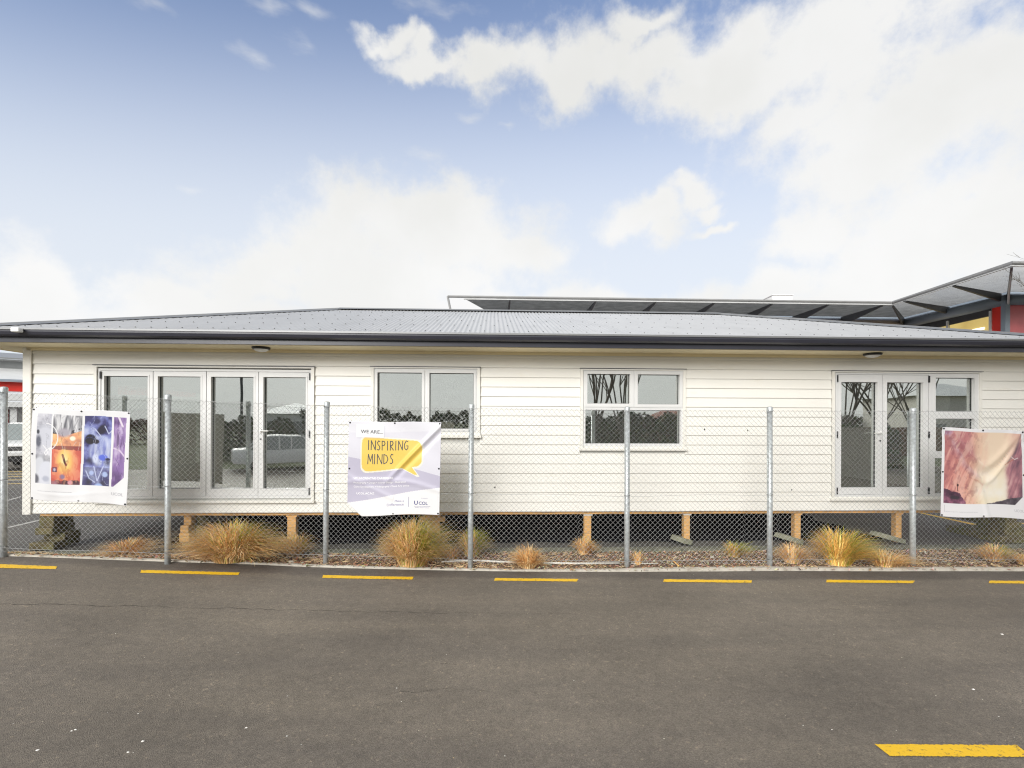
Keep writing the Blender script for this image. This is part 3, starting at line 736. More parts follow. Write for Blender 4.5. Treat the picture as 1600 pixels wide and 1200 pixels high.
# soffit lights
for px in (407.5, 1363):
    x = HX(px, -.3); e = MB(); e.lathe([(0, ZS-.001), (.125, ZS-.001), (.13, ZS-.02), (.115, ZS-.035), (.10, ZS-.036)], x, -.30, 24)
    lo = e.build('soffit_light', BLK, house, smooth=True)
    e = MB(); e.lathe([(.104, ZS-.030), (.10, ZS-.042), (.07, ZS-.062), (.03, ZS-.070), (0, ZS-.071)], x, -.30, 24); e.build('bowl', WHITEP, lo, smooth=True)
x = HX(37, -.66); e = MB(); e.box(x-.055, x+.055, -.80, -.722, 3.225, 3.285)
e.build('sensor_box', WHITEP, house, bevel=.012)

# ------------------------------------------------------------------ piles and cribs (world coordinates through the house frame)
def hw(a, b, z): return Vector((A0*ct + a*ct - b*st, Z0 + A0*st + a*st + b*ct, z))
def at_house(name, a, b): 
    p = hw(a, b, 0); return empty(name, p, TH)
def pile(px, wpx, lab, b=.06, dep=.10, foot=None, cleat=False, spl=True):
    a = HX(px, b); wd = wpx/97.5
    e = at_house('timber_pile', a, b); tag(e, lab, 'pile', 'piles under the front of the house')
    m = MB(); m.box(-wd/2, wd/2, 0, dep, .02, ZB-.056); m.build('post', TIMB, e, bevel=.004)
    if spl: m = MB(); m.box(-wd/2-.015, wd/2+.02, -.012, dep+.02, ZB-.085, ZB-.0565); m.build('packer', PAPER if spl == 2 else TIMB, e, bevel=.003)
    if foot:
        dx0, dx1, h, rz = foot; m = MB(); mt = Matrix.Translation((0, 0, .10)) @ Matrix.Rotation(R(15), 4, 'Y') @ Matrix.Rotation(rz, 4, 'Z'); h = .075
        vs = []; n = 12
        for k in range(n):
            t = 2*PI*k/n; r = random.uniform(.85, 1.1); vs.append((dx0 + (dx1-dx0)*(.5+.5*math.cos(t)*r), .04+.12*math.sin(t)*r))
        bot = [mt @ Vector((x, y, -h)) for x, y in vs]; top = [mt @ Vector((x*.95, y*.95, random.uniform(-.006, .006))) for x, y in vs]
        m.add(bot+top, [tuple(range(n, 2*n))]+[(k, (k+1) % n, n+(k+1) % n, n+k) for k in range(n)]); m.build('concrete_pad', ROCK, e, bevel=.012)
    if cleat: m = MB(); m.box(-.19, .20, -.01, .09, ZB-.175, ZB-.087); m.build('cross_block', TIMB, e, bevel=.004)
    return e
pile(456, 13, 'slender timber pile behind a low grass clump, right of the bifold door')
pile(676, 22, 'timber pile with wide cross block under the yellow bubble banner', cleat=True)
pile(919, 11, 'timber pile half hidden by a small brown tuft, below the four pane window', spl=2)
pile(1074, 9.5, 'thin timber pile on a tilted concrete pad, below the fixing holes', foot=(-.24, .12, .12, R(-12)), spl=2)
pile(1247, 10, 'timber pile on a mossy concrete pad beside the largest golden grass clump', foot=(-.36, .12, .17, R(-10)))
pile(1405, 9.5, 'pinkish timber pile on a long concrete pad beneath the double glass doors', foot=(-.42, .14, .16, R(-10)))
def crib(px, lab, layers, b=.05):
    e = at_house('timber_crib', HX(px, b), b); tag(e, lab, 'timber stack', 'stacked supports under the house')
    z = .0
    for i, (x0, x1, y0, y1, h, m_) in enumerate(layers):
        m = MB(); mt = Matrix.Rotation(random.uniform(-.05, .05), 4, 'Z'); m.box(x0, x1, y0, y1, z+.002, z+h, mt); m.build('timber_block', m_, e, bevel=.012); z += h
    return e
HB = ZB-.056
crib(78, 'stepped stack of old mossy sleepers under the far left house corner', [(-.26,.10,-.05,.45,.115,SLEEP), (-.16,.16,.08,.38,.115,SLEEP), (-.20,.06,-.02,.40,.11,SLEEP), (-.16,.06,.0,.36,HB-.34,SLEEP)])
crib(292, 'short stack of orange timber offcuts with round post, below the bifold door', [(-.10,.08,.05,.3,.10,ROCK), (-.12,.04,0,.22,.14,TIMB), (-.10,.03,0,.24,.12,TIMB), (-.06,.06,.02,.2,HB-.36,TIMB)])
m = MB(); m.tube([(.13, .22, .02), (.12, .22, .2), (.12, .22, HB-.03)], [.12, .11, .10], 14); bpy.data.objects['timber_crib.001'] and m.build('round_post', SLEEP, bpy.data.objects['timber_crib.001'])
crib(1585, 'dark stepped timber stack under the right end of the house', [(-.30,.35,-.05,.9,.12,SLEEP), (-.16,.25,.0,.5,.13,SLEEP), (-.18,.12,-.02,.8,.10,SLEEP), (-.16,.06,.0,.5,HB-.35,SLEEP)])
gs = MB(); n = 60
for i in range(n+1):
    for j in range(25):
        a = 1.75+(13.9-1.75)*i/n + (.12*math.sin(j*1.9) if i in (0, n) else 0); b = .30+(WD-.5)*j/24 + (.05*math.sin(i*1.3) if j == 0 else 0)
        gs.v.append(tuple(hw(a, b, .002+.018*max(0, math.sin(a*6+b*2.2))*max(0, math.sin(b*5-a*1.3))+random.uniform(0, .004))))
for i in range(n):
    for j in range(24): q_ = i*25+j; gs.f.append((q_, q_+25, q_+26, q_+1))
tag(gs.build('underfloor_shade', mat('underfloor shade black', (.016,.016,.018), 1.0, spec=.0, var=.2), smooth=True), kind='structure')  # near-black layer added on the ground to paint in the under-house shade
# back row of piles (deep under the house)
for i, a in enumerate((2.2, 5.0, 8.0, 11.0, 13.6)):
    e = at_house('timber_pile', a, 4.72); tag(e, 'plain timber pile deep in the dark under the house', 'pile', 'inner piles under the middle of the house')
    m = MB(); m.box(-.06, .06, 0, .1, -.01, ZB-.121); m.build('post', TIMB, e)

# ------------------------------------------------------------------ FENCE
PX = [(5.5,605,866),(262,617,875),(509,628,876),(735,632,884),(979.5,636,886.5),(1202.5,636,884.5),(1426,638,884)]
PH = 2.23
posts = []
for (px, yt, yb) in PX:
    Y = FPX*PH/(yb-yt); a = W(px, yb, Y); posts.append((a.x, Y, a.z))
posts = [(posts[0][0]-2.1, posts[0][1]-.02, posts[0][2]+.09)] + posts + [(posts[-1][0]+2.1, posts[-1][1]+.04, 0.0), (posts[-1][0]+4.2, posts[-1][1]+.08, 0.0)]
fence = empty('chain_link_fence', (posts[1][0], posts[1][1], 0)); FX, FY = posts[1][0], posts[1][1]
tag(fence, 'galvanised chain link fence with round steel posts running along the kerb', 'fence')
def fl_(x, y, z): return (x-FX, y-FY, z)
for i, (x, y, z) in enumerate(posts):
    m = MB(); lean = random.uniform(-.008, .008)
    m.tube([fl_(x, y, z-.25), fl_(x, y, z+.6), fl_(x+lean, y, z+PH-.05)], .037, 16); po = m.build('post', GALV, fence, smooth=True)
    m = MB(); m.lathe([(.040, z+PH-.075), (.0415, z+PH-.012), (.034, z+PH+.004), (0, z+PH+.010)], x-FX+lean, y-FY, 16); m.build('cap', GALV, po, smooth=True)
    if 0:
        pass
fxs = [p[0] for p in posts]
def f_y(x): return float(np.interp(x, fxs, [p[1] for p in posts])) - .045
def f_b(x): return float(np.interp(x, fxs, [p[2] for p in posts]))
# mesh top height follows the photographed top edge
TOPX = [(-60,611),(5,613),(155,618),(330,627),(509,634),(735,638),(979,641.5),(1202,641.5),(1426,642),(1600,643)]
tw = [W(px, py, 6.6) for px, py in TOPX]
def f_top(x): return float(np.interp(x, [p.x for p in tw], [CH + (p.z-CH)*1.0 for p in tw]))
D2 = .0172; mesh = MB(); x = posts[0][0]; k = 0; wr = .0019
x_end = posts[-1][0]
while x < x_end:
    xc = x + D2; zt = f_top(xc); zb = f_b(xc)+.045; n = int((zt-zb)/(2*D2)); ph = k % 2; base = len(mesh.v)
    hgt = (zt-zb)/n
    for j in range(n+1):
        sx = 1 if (j+ph) % 2 else -1; zz = zt - j*hgt; xx = xc + sx*(D2+.001) + .004*math.sin(zz*3+xc*2); yy = f_y(xc) + (.0025 if sx > 0 else -.0025) + .008*math.sin(xc*1.3+zz*1.1)
        if j == 0: zz += .012
        for (dx, dy) in ((-wr, 0), (0, -wr), (wr, 0), (0, wr)): mesh.v.append((xx+dx*1.2-FX, yy+dy-FY, zz))
    for j in range(n):
        for q in range(4):
            a = base+j*4+q; b = base+j*4+(q+1) % 4; mesh.f.append((a, b, b+4, a+4))
    x += 2*D2; k += 1
mesh.build('wire_mesh', WIRE, fence)
def strand(fz, r=.0022):
    m = MB(); pts = [fl_(xx, f_y(xx)-.006, fz(xx)) for xx in np.arange(posts[0][0], x_end, .12)]; m.tube(pts, r, 6); m.build('line_wire', WIRE, fence)
strand(lambda x: f_top(x)-.004)
strand(lambda x: f_b(x)+ (f_top(x)-f_b(x))*.46 + .010*math.sin(x*2.9))
strand(lambda x: f_b(x)+.10 + .006*math.sin(x*3.3))
for (x, y, z) in posts:
    for fz in (f_top(x)-.004, f_b(x)+(f_top(x)-f_b(x))*.46, f_b(x)+.10):
        tie = MB(); tie.tube([fl_(x-.042, y+.01, fz), fl_(x-.03, y-.032, fz), fl_(x, y-.048, fz), fl_(x+.03, y-.032, fz+.003), fl_(x+.042, y+.01, fz)], .003, 6); tie.build('wire_tie', FIN, fence)

# ------------------------------------------------------------------ BANNERS
def vnoise(x, y, sc, seed=0, oct=4):
    r = np.random.default_rng(seed); T = r.random((64, 64)); o = np.zeros_like(x); amp = 1; tot = 0
    for k in range(oct):
        X = x*sc; Y = y*sc; xi = np.floor(X).astype(int); yi = np.floor(Y).astype(int); fx = X-xi; fy = Y-yi; fx = fx*fx*(3-2*fx); fy = fy*fy*(3-2*fy)
        a = T[xi % 64, yi % 64]; b = T[(xi+1) % 64, yi % 64]; c = T[xi % 64, (yi+1) % 64]; d = T[(xi+1) % 64, (yi+1) % 64]
        o += amp*((a*(1-fx)+b*fx)*(1-fy)+(c*(1-fx)+d*fx)*fy); tot += amp; amp *= .5; sc *= 2; x = x+.37; y = y+.71
    return o/tot
def lin(c): c = np.array(c, float)/255; return np.where(c < .04045, c/12.92, ((c+.055)/1.055)**2.4)*.70
def ramp(t, stops):
    ts = [s[0] for s in stops]; cs = np.array([lin(s[1]) for s in stops])
    return np.stack([np.interp(t, ts, cs[:, k]) for k in range(3)], -1)
def paint(img, mask, col):
    m = np.clip(mask, 0, 1)[..., None]; img[:] = img*(1-m)+(col if getattr(col, 'ndim', 1) == 3 else lin(col))*m
def ell(x, y, cx, cy, rx, ry, soft=.15, rot=0):
    dx, dy = x-cx, y-cy; c, s = math.cos(rot), math.sin(rot); a = (dx*c+dy*s)/rx; b = (-dx*s+dy*c)/ry
    return np.clip((1-np.sqrt(a*a+b*b))/soft, 0, 1)
def seg(x, y, pts, wd, soft=.004):
    d = np.full_like(x, 9.)
    for (a, b) in zip(pts[:-1], pts[1:]):
        ax, ay = a; bx, by = b; L2 = (bx-ax)**2+(by-ay)**2+1e-9; t = np.clip(((x-ax)*(bx-ax)+(y-ay)*(by-ay))/L2, 0, 1)
        d = np.minimum(d, np.hypot(x-ax-t*(bx-ax), y-ay-t*(by-ay)))
    return np.clip((wd-d)/soft, 0, 1)
def arc(cx, cy, rx, ry, t0, t1, n=16): return [(cx+rx*math.cos(t), cy+ry*math.sin(t)) for t in np.linspace(t0, t1, n)]
def banner(lab, corners, dY, wrinkle, painter, n=240, cutfn=None):
    """corners TL TR BR BL in photo px"""
    P = []
    for (px, py) in corners:
        Y = 6.6
        for _ in range(4): Y = f_y(W(px, py, Y).x) - dY
        P.append(W(px, py, Y))
    TL, TR, BR, BLc = P; org = BLc.copy()
    nx = n; ny = n
    def pos(s, t, off=0.0):
        a = TL.lerp(TR, s); b = BLc.lerp(BR, s); p = a.lerp(b, t)
        dx, dz = 0, 0
        w_ = wrinkle(s, t)
        return Vector((p.x, p.y - w_ - off, p.z + .006*math.sin(s*9+1)*(1-t)*4*s*(1-s) - .010*math.sin(PI*s*2.2)*t))
    mb = MB(); ss = np.linspace(0, 1, nx+1); gx, gy = np.meshgrid(ss, ss, indexing='ij')
    img = painter(gx, gy)
    for i in range(nx+1):
        for j in range(ny+1):
            q = pos(ss[i], ss[j])-org; mb.v.append(tuple(q)); mb.c.append(tuple(img[i, j]))
    for i in range(nx):
        for j in range(ny):
            if cutfn and cutfn((i+.5)/nx, (j+.5)/ny): continue
            a = i*(ny+1)+j; mb.f.append((a, a+1, a+ny+2, a+ny+1))
    o = mb.build('vinyl_banner', PRINT, None, smooth=True, solid=.0015); o.location = org; o.data.materials.append(BACKM); o.modifiers['s'].material_offset = 1; o.modifiers['s'].material_offset_rim = 0
    tag(o, lab, 'banner', 'banners tied to the chain link fence')
    for (s, t) in ((.015,.015), (.5,.012), (.985,.015), (.985,.5), (.985,.985), (.5,.985), (.015,.985), (.015,.5)):
        if cutfn and cutfn(s, t): continue
        q = pos(s, t, .002)-org; m = MB(); m.lathe([(0, -.004), (.011, -.004), (.013, 0)], q.x, q.z, 10, 'Y'); m.v = [(a, b+q.y, c) for a, b, c in m.v]
        m.tube([q, q+Vector((random.uniform(-.02, .02), .03, random.uniform(.0, .03)))], .003, 5); m.build('eyelet', CHRM if (s, t) == (.5, .985) else BLK, o)
    return o, pos, org
def text(banner_, s0, t0, txt, h, m, name='lettering', sx=1.0, align='LEFT', font_off=0, space=1.0, rot=0):
    o, pos, org = banner_; cu = bpy.data.curves.new('t', 'FONT'); cu.body = txt; cu.size = 1; cu.align_x = align; cu.offset = font_off; cu.space_character = space; cu.resolution_u = 3
    to = bpy.data.objects.new('t', cu); C.objects.link(to); dg = bpy.context.evaluated_depsgraph_get(); dg.update()
    me = bpy.data.meshes.new_from_object(to.evaluated_get(dg)); bpy.data.objects.remove(to)
    for v in me.vertices:
        x, y = v.co.x*h*sx/.7, v.co.y*h/.7
        if rot: x, y = x*math.cos(rot)-y*math.sin(rot), x*math.sin(rot)+y*math.cos(rot)
        v.co = pos(min(1, max(0, s0+x)), min(1, max(0, t0-y)), .0028)-org
    me.materials.clear(); me.materials.append(m); ob = bpy.data.objects.new(name, me); C.objects.link(ob); ob.parent = o
    return ob
def strokes(banner_, lines, wd, m, name='lettering'):
    o, pos, org = banner_; mb = MB()
    for ln in lines:
        P2 = [Vector(p) for p in ln]
        for a, b in zip(P2[:-1], P2[1:]):
            d = (b-a); 
            if d.length < 1e-6: continue
            nn = Vector((-d.y, d.x)).normalized()*wd/2; e = d.normalized()*wd*.3
            mb.add([pos(*(a-nn-e), .0028)-org, pos(*(b-nn+e), .0028)-org, pos(*(b+nn+e), .0028)-org, pos(*(a+nn-e), .0028)-org], [(0,1,2,3)])
    return mb.build(name, m, o)
G = math.exp
# -- banner 1: collage of four painted strips
def art1(x, y):
    img = np.zeros(x.shape+(3,)); img[:] = lin((244,244,246))
    nz = vnoise(x, y, 9, 1, 5); nf = vnoise(x*1.0, y*.5, 26, 2, 3); ns = vnoise(x*2.2, y*.35, 16, 3, 4)
    ytop = .055+.01*x; ybot = .815
    inside = (y > ytop) & (y < ybot)
    P1 = inside & (x > .060-.02*y) & (x < .205-.01*y); P2 = inside & (x > .222-.015*y) & (x < .510-.01*y)
    P3 = inside & (x > .535-.01*y) & (x < .815-.012*y); P4 = inside & (x > .838-.012*y) & (x < .965-.02*y) & (x+y < 1.66)
    # strip 1: ink greys
    g1 = ramp(nz*1.15-.05+.15*(y < .2), [(0,(70,70,80)), (.4,(140,140,152)), (.6,(205,205,215)), (1,(245,245,250))])
    paint(g1, ell(x, y, .14, .30, .14, .17, .5), (215,217,228)); paint(g1, ell(x, y, .09, .56, .16, .07, .6), (88,88,98))
    paint(g1, ell(x, y, .06, .66, .07, .18, .3, .3), (222,224,232)); paint(g1, ell(x, y, .165, .72, .095, .17, .15), (225,227,238)); paint(g1, ell(x, y, .155, .76, .05, .04, .5), (190,194,210))
    paint(g1, ell(x, y, .165, .535, .05, .045, .6), (190,190,196)); paint(g1, ell(x, y, .07, .255, .018, .03, .4), (60,62,72)); paint(g1, ell(x, y, .075, .36, .035, .09, .5), (105,108,122))
    paint(g1, ell(x, y, .04, .77, .05, .07, .4), (105,105,115))
    rs = np.random.default_rng(21)
    for k in range(26):
        cx, cy = rs.uniform(.05,.2), rs.uniform(.05,.8); a0 = rs.uniform(0,6); r_ = rs.uniform(.01,.05)
        paint(g1, seg(x, y, arc(cx, cy, r_, r_*rs.uniform(.8,2), a0, a0+rs.uniform(1,3), 8), .0022, .003)*.8, (70,72,86) if k % 2 else (244,244,250))
    paint(img, P1, g1)
    # strip 2
    g2 = ramp(ns*1.2-.1, [(0,(75,75,82)), (.4,(150,150,156)), (.62,(222,222,226)), (1,(250,250,250))])
    for pts, wd in (([(.36,.05),(.33,.20),(.29,.32)], .014), ([(.42,.05),(.40,.14),(.36,.30)], .010), ([(.47,.10),(.42,.22)], .008), ([(.27,.06),(.28,.22)], .005)): paint(g2, seg(x, y, pts, wd, .01)*.8, (95,95,103))
    hill = y > .27-.35*(x-.38)*(x > .38); sh = y - (.27-.35*(x-.38)*(x > .38))
    paint(g2, ((sh > -.035) & (sh < .01) & (nf > .4)).astype(float), (62,58,64))
    paint(g2, (hill & (y < .42)).astype(float), ramp(nz, [(.2,(150,92,90)), (.45,(240,168,124)), (.6,(250,200,138)), (.85,(255,236,190))]))
    paint(g2, ell(x, y, .33, .25, .09, .06, .5), (178,172,182)); paint(g2, ell(x, y, .42, .31, .035, .03, .4), (255,250,225))
    low = y > .385+.02*nz
    rr = np.hypot((x-.345)/.145, (y-.56)/.27)
    gl = ramp(np.clip(rr+.25*(nf-.5), 0, 1.5), [(0,(255,246,190)), (.35,(255,212,120)), (.62,(246,160,116)), (.95,(229,116,96)), (1.4,(208,100,92))])
    paint(g2, low.astype(float), gl)
    paint(g2, (low & (y < .42+.03*nf)).astype(float)*.8, (120,62,66))
    paint(g2, ((y > .755+.03*nf)).astype(float), ramp(nz, [(.2,(70,45,60)), (.5,(120,70,78)), (.8,(190,140,150))]))
    paint(g2, seg(x, y, [(.325,.50),(.335,.53),(.345,.57),(.36,.60)], .014, .006), (88,48,40)); paint(g2, seg(x, y, [(.34,.56),(.375,.555)], .005), (88,48,40)); paint(g2, ell(x, y, .322, .492, .013, .014, .4), (80,45,40)); paint(g2, seg(x, y, [(.357,.60),(.36,.64)], .004), (120,60,40))
    paint(g2, ((np.abs(x-.245) < .022) & (np.abs(y-.655) < .028)).astype(float), (96,72,96)); paint(g2, ell(x, y, .245, .655, .014, .022, .4), (200,190,214))
    paint(g2, ell(x, y, .322, .73, .035, .035, .5), (150,128,156)); paint(g2, ell(x, y, .40, .79, .03, .03, .4), (226,160,170))
    for k in range(22):
        cx, cy = rs.uniform(.23,.5), rs.uniform(.06,.42); paint(g2, seg(x, y, [(cx,cy),(cx+rs.uniform(-.03,.03),cy+rs.uniform(.02,.09))], .003, .003)*.7, (70,64,72) if k % 3 else (250,248,244))
    paint(g2, (low & (nf > .60)).astype(float)*.30, (190,70,62)); paint(g2, (low & (nf < .36)).astype(float)*.25, (255,190,150))
    paint(img, P2, g2)
    # swirl line crossing strips
    paint(img, seg(x, y, arc(.14, .31, .13, .15, -1.5, 1.2)+[(.20,.42),(.155,.45),(.135,.48),(.15,.505),(.17,.48),(.155,.44),(.12,.40)], .006, .004)*inside*(x < .5), (250,250,252))
    # strip 3 blue violet
    g3 = ramp(nz*1.3-.15, [(0,(36,32,62)), (.3,(72,70,128)), (.5,(128,134,196)), (.7,(178,188,230)), (1,(226,230,248))])
    paint(g3, ((y > .62)).astype(float)*.55, ramp(nf, [(.2,(40,36,56)), (.6,(84,80,112)), (.9,(150,150,190))]))
    paint(g3, ell(x, y, .70, .45, .13, .17, .25)*.8, ramp(ns, [(.2,(120,128,200)), (.5,(190,200,238)), (.8,(232,236,250))]))
    paint(g3, ell(x, y, .595, .315, .062, .062, .2), (34,30,42)); paint(g3, ell(x, y, .655, .34, .035, .03, .3), (44,38,50)); paint(g3, ell(x, y, .71, .21, .05, .075, .35, .6), (38,34,60)); paint(g3, ell(x, y, .66, .12, .05, .04, .5), (60,56,100))
    paint(g3, ell(x, y, .73, .51, .06, .04, .35), (92,112,222)); paint(g3, ell(x, y, .78, .525, .035, .018, .4), (40,40,80)); paint(g3, ell(x, y, .65, .52, .035, .06, .4), (214,222,248))
    for pts in ([(.64,.61),(.665,.70),(.68,.76)], [(.74,.60),(.71,.68),(.685,.76)], [(.74,.17),(.78,.25),(.81,.22)], [(.64,.20),(.70,.28)], [(.56,.66),(.60,.74),(.66,.78)]): paint(g3, seg(x, y, pts, .007), (196,204,236))
    for (cx, cy) in ((.59,.55), (.78,.56), (.60,.78), (.74,.79)): paint(g3, ell(x, y, cx, cy, .05, .05, .8)*.8, (52,48,60))
    paint(g3, ell(x, y, .62, .68, .03, .03, .4), (176,192,236)); paint(g3, ell(x, y, .76, .69, .035, .035, .4), (176,194,238)); paint(g3, ell(x, y, .70, .86, .06, .08, .25), (168,190,240))
    for k in range(60):
        cx, cy = rs.uniform(.54,.8), rs.uniform(.06,.8); a0 = rs.uniform(0,6); r_ = rs.uniform(.01,.055)
        paint(g3, seg(x, y, arc(cx, cy, r_, r_*rs.uniform(.8,2), a0, a0+rs.uniform(1,3), 8), .0025, .003)*.75, [(34,30,52),(206,214,244),(96,110,200)][k % 3])
    paint(img, P3, g3)
    g4 = ramp(ns*.6+nz*.6-.12, [(0,(58,38,72)), (.35,(112,84,136)), (.55,(160,130,186)), (.8,(214,196,230)), (1,(240,232,246))])
    paint(g4, seg(x, y, [(.88,.05),(.90,.10),(.925,.16)], .012), (240,228,244)); paint(g4, seg(x, y, [(.84,.40),(.90,.42),(.97,.50)], .010), (226,208,236)); paint(g4, ell(x, y, .90, .60, .08, .10, .6)*.7, (150,116,180)); paint(g4, ell(x, y, .88, .32, .02, .14, .6)*.6, (70,46,84))
    for k in range(24):
        cx, cy = rs.uniform(.85,.96), rs.uniform(.06,.75); paint(g4, seg(x, y, [(cx,cy),(cx+rs.uniform(-.04,.04),cy+rs.uniform(-.08,.08))], .003, .003)*.7, [(70,44,84),(234,218,240)][k % 2])
    paint(img, P4, g4)
    return img
def wr1(s, t):
    return .010*math.sin(s*5+1)*math.sin(t*4) + .005*G(-((t-.905-.03*math.sin(s*5))/.022)**2)*min(1, s*4)*(1-s) + .006*math.sin(s*13+t*7)*t + .004*math.sin(s*31+t*3)*.5
B1 = banner('white banner printed with four tall strips of grey, orange, blue and purple painted art', [(51,637.5),(203.5,643.5),(198.5,789.5),(47.5,780)], .02, wr1, art1)
text(B1, .83, .905, 'UCOL', .032, INKG, 'logo')
text(B1, .07, .90, 'DIPLOMA OF CREATIVITY - STUDENT ART AND DESIGN GALLERY', .007, INKG, sx=1.2)
# -- banner 2
def art2(x, y):
    img = np.zeros(x.shape+(3,)); img[:] = lin((232,231,241))
    paint(img, (y < .12-.02*x).astype(float)*.8, (240,240,247))
    band = (y > .355+.235*x) | ((y > .355) & (x < .0)); 
    yb = .375+.17*x+.04*(x > .55)*(x-.55)*2
    paint(img, (y > yb).astype(float), (202,198,218))
    paint(img, ((y > yb) & (np.hypot((x-.55)/.42, (y-.62)/.30) < 1) & (y > .68)).astype(float)*.5, (212,209,226))
    paint(img, (y > .860-.155*x).astype(float), (250,250,252))
    # white label
    lab = (np.maximum(np.abs(x-.235)/.150, np.abs(y-.105)/.062) < 1)
    # bubble
    def inb(g_):
        top = .155-g_+.055*(x-.17)/.6; bot = .530+g_-.045*(x-.2)/.55
        cxn = np.maximum(np.abs(x-.475)-(.325+g_-.07), 0)/.07; yc = (top+bot)/2; hy = (bot-top)/2; cyn = np.maximum(np.abs(y-yc)-(hy-.07), 0)/.07
        b = (np.abs(x-.475) < .325+g_) & (y > top) & (y < bot) & (np.hypot(cxn, cyn) < 1)
        tail = (y > .46) & (y < .575+g_*1.2) & (x > .585-g_ + (y-.50)*1.75) & (x < .70+g_*.7+(y-.50)*.75) & (x > .585+(y-.5)*1.9-g_)
        return b | tail
    paint(img, inb(.014).astype(float), (252,248,232))
    paint(img, inb(0).astype(float), (252,216,104))
    paint(img, (((np.abs(x-.245) < .155) & (np.abs(y-.112) < .068))).astype(float)*.25, (190,188,205))
    paint(img, ((np.abs(x-.235) < .150) & (np.abs(y-.100) < .068)).astype(float), (252,252,254))
    paint(img, ((np.abs(x-.668) < .0022) & (np.abs(y-.865) < .055)).astype(float), (110,104,160))
    return img
def wr2(s, t):
    d = (s-.78)*.71-(-(t-.28))*.71; al = (s+ (1-t))/2
    fold = .022*G(-(((s-1)+(t-.0)*1.0+.0)/.045)**2)*(1 if True else 0)
    f1 = .020*G(-((s+t*.95-1.03)/.030)**2)*max(0, 1-max(0, t-.45)*4) - .012*G(-((s+t*.95-1.10)/.035)**2)*max(0, 1-max(0, t-.45)*4)
    return f1 + .008*math.sin(s*6)*math.sin(t*5+1) + .008*G(-((t-.62-.25*(s-.3)**2)/.03)**2) + .007*G(-((s-.12)**2+(t-.93)**2)/.01) + .004*math.sin(s*11-t*17)*(1-t) + .006*G(-((t-.75-.5*(s-.35))/.03)**2)*(s < .5)
B2 = banner('lilac and white banner with a yellow speech bubble reading INSPIRING MINDS', [(545,658),(689.5,660),(686.5,804),(542.5,806)], .02, wr2, art2,
            cutfn=lambda s, t: (t > .865+.85*s) )
text(B2, .135, .125, 'WE ARE...', .036, INK, sx=1.12, font_off=.004)
def gl(ch, x, y, w_, h):
    J = lambda: random.uniform(-.002, .002)
    d = {'I': [[(.3,0),(.25,1)]], 'N': [[(0,1),(.02,0),(.9,1),(.95,0)]], 'M': [[(0,1),(.12,0),(.5,.75),(.9,0),(1,1)]], 'P': [[(.05,1),(.05,0)], [(.05,.02),(.6,.04),(.8,.25),(.6,.48),(.08,.52)]],
         'R': [[(.05,1),(.05,0)], [(.05,.02),(.6,.04),(.75,.24),(.55,.46),(.08,.5),(.85,1)]], 'D': [[(.05,1),(.05,0),(.6,.15),(.85,.5),(.6,.85),(.05,1)]],
         'S': [[(.8,.08),(.45,0),(.15,.2),(.3,.42),(.7,.6),(.75,.85),(.4,1),(.05,.92)]], 'G': [[(.85,.1),(.45,0),(.1,.35),(.15,.8),(.5,1),(.85,.85),(.88,.55),(.55,.55)]]}[ch]
    return [[(x+a*w_, y+b*h) for a, b in ln] for ln in d]
ls = []; x = .215
for ch, w_ in zip('INSPIRING', (.022,.05,.042,.042,.022,.042,.022,.048,.048)): ls += gl(ch, x, .200+.015*(x-.2), w_, .098); x += w_+.0125
x = .215
for ch, w_ in zip('MINDS', (.055,.022,.055,.055,.042)): ls += gl(ch, x, .345, w_, .102); x += w_+.013
strokes(B2, ls, .0085, INK)
text(B2, .065, .610, 'WITH CREATIVE CAREERS IN', .0205, INKW, sx=1.12, font_off=.012)
text(B2, .065, .655, 'Photography \u2022 Design \u2022 Interior Design \u2022 Illustration', .0185, INKW, sx=1.02, font_off=.004)
text(B2, .065, .698, 'Game Development \u2022 Videography \u2022 Visual Arts online', .0185, INKW, sx=1.03, font_off=.004)
text(B2, .095, .770, 'UCOL.AC.NZ', .0205, INKW, sx=1.12, font_off=.012)
text(B2, .615, .862, 'Make a', .022, INKP, sx=1.12, align='RIGHT')
text(B2, .615, .902, 'Difference', .027, INKP, sx=1.15, align='RIGHT')
text(B2, .725, .895, 'U', .043, INKN, 'logo', sx=1.0, font_off=.012); text(B2, .775, .895, 'COL', .034, INKN, 'logo', sx=1.0, font_off=.010)
text(B2, .80, .828, 'TE PUKENGA', .007, INKP, 'logo', sx=1.2)
strokes(B2, [[(.725,.912),(.90,.912)]], .002, INKN, 'logo'); text(B2, .735, .930, 'UNIVERSAL COLLEGE OF LEARNING', .0065, INKP, 'logo')
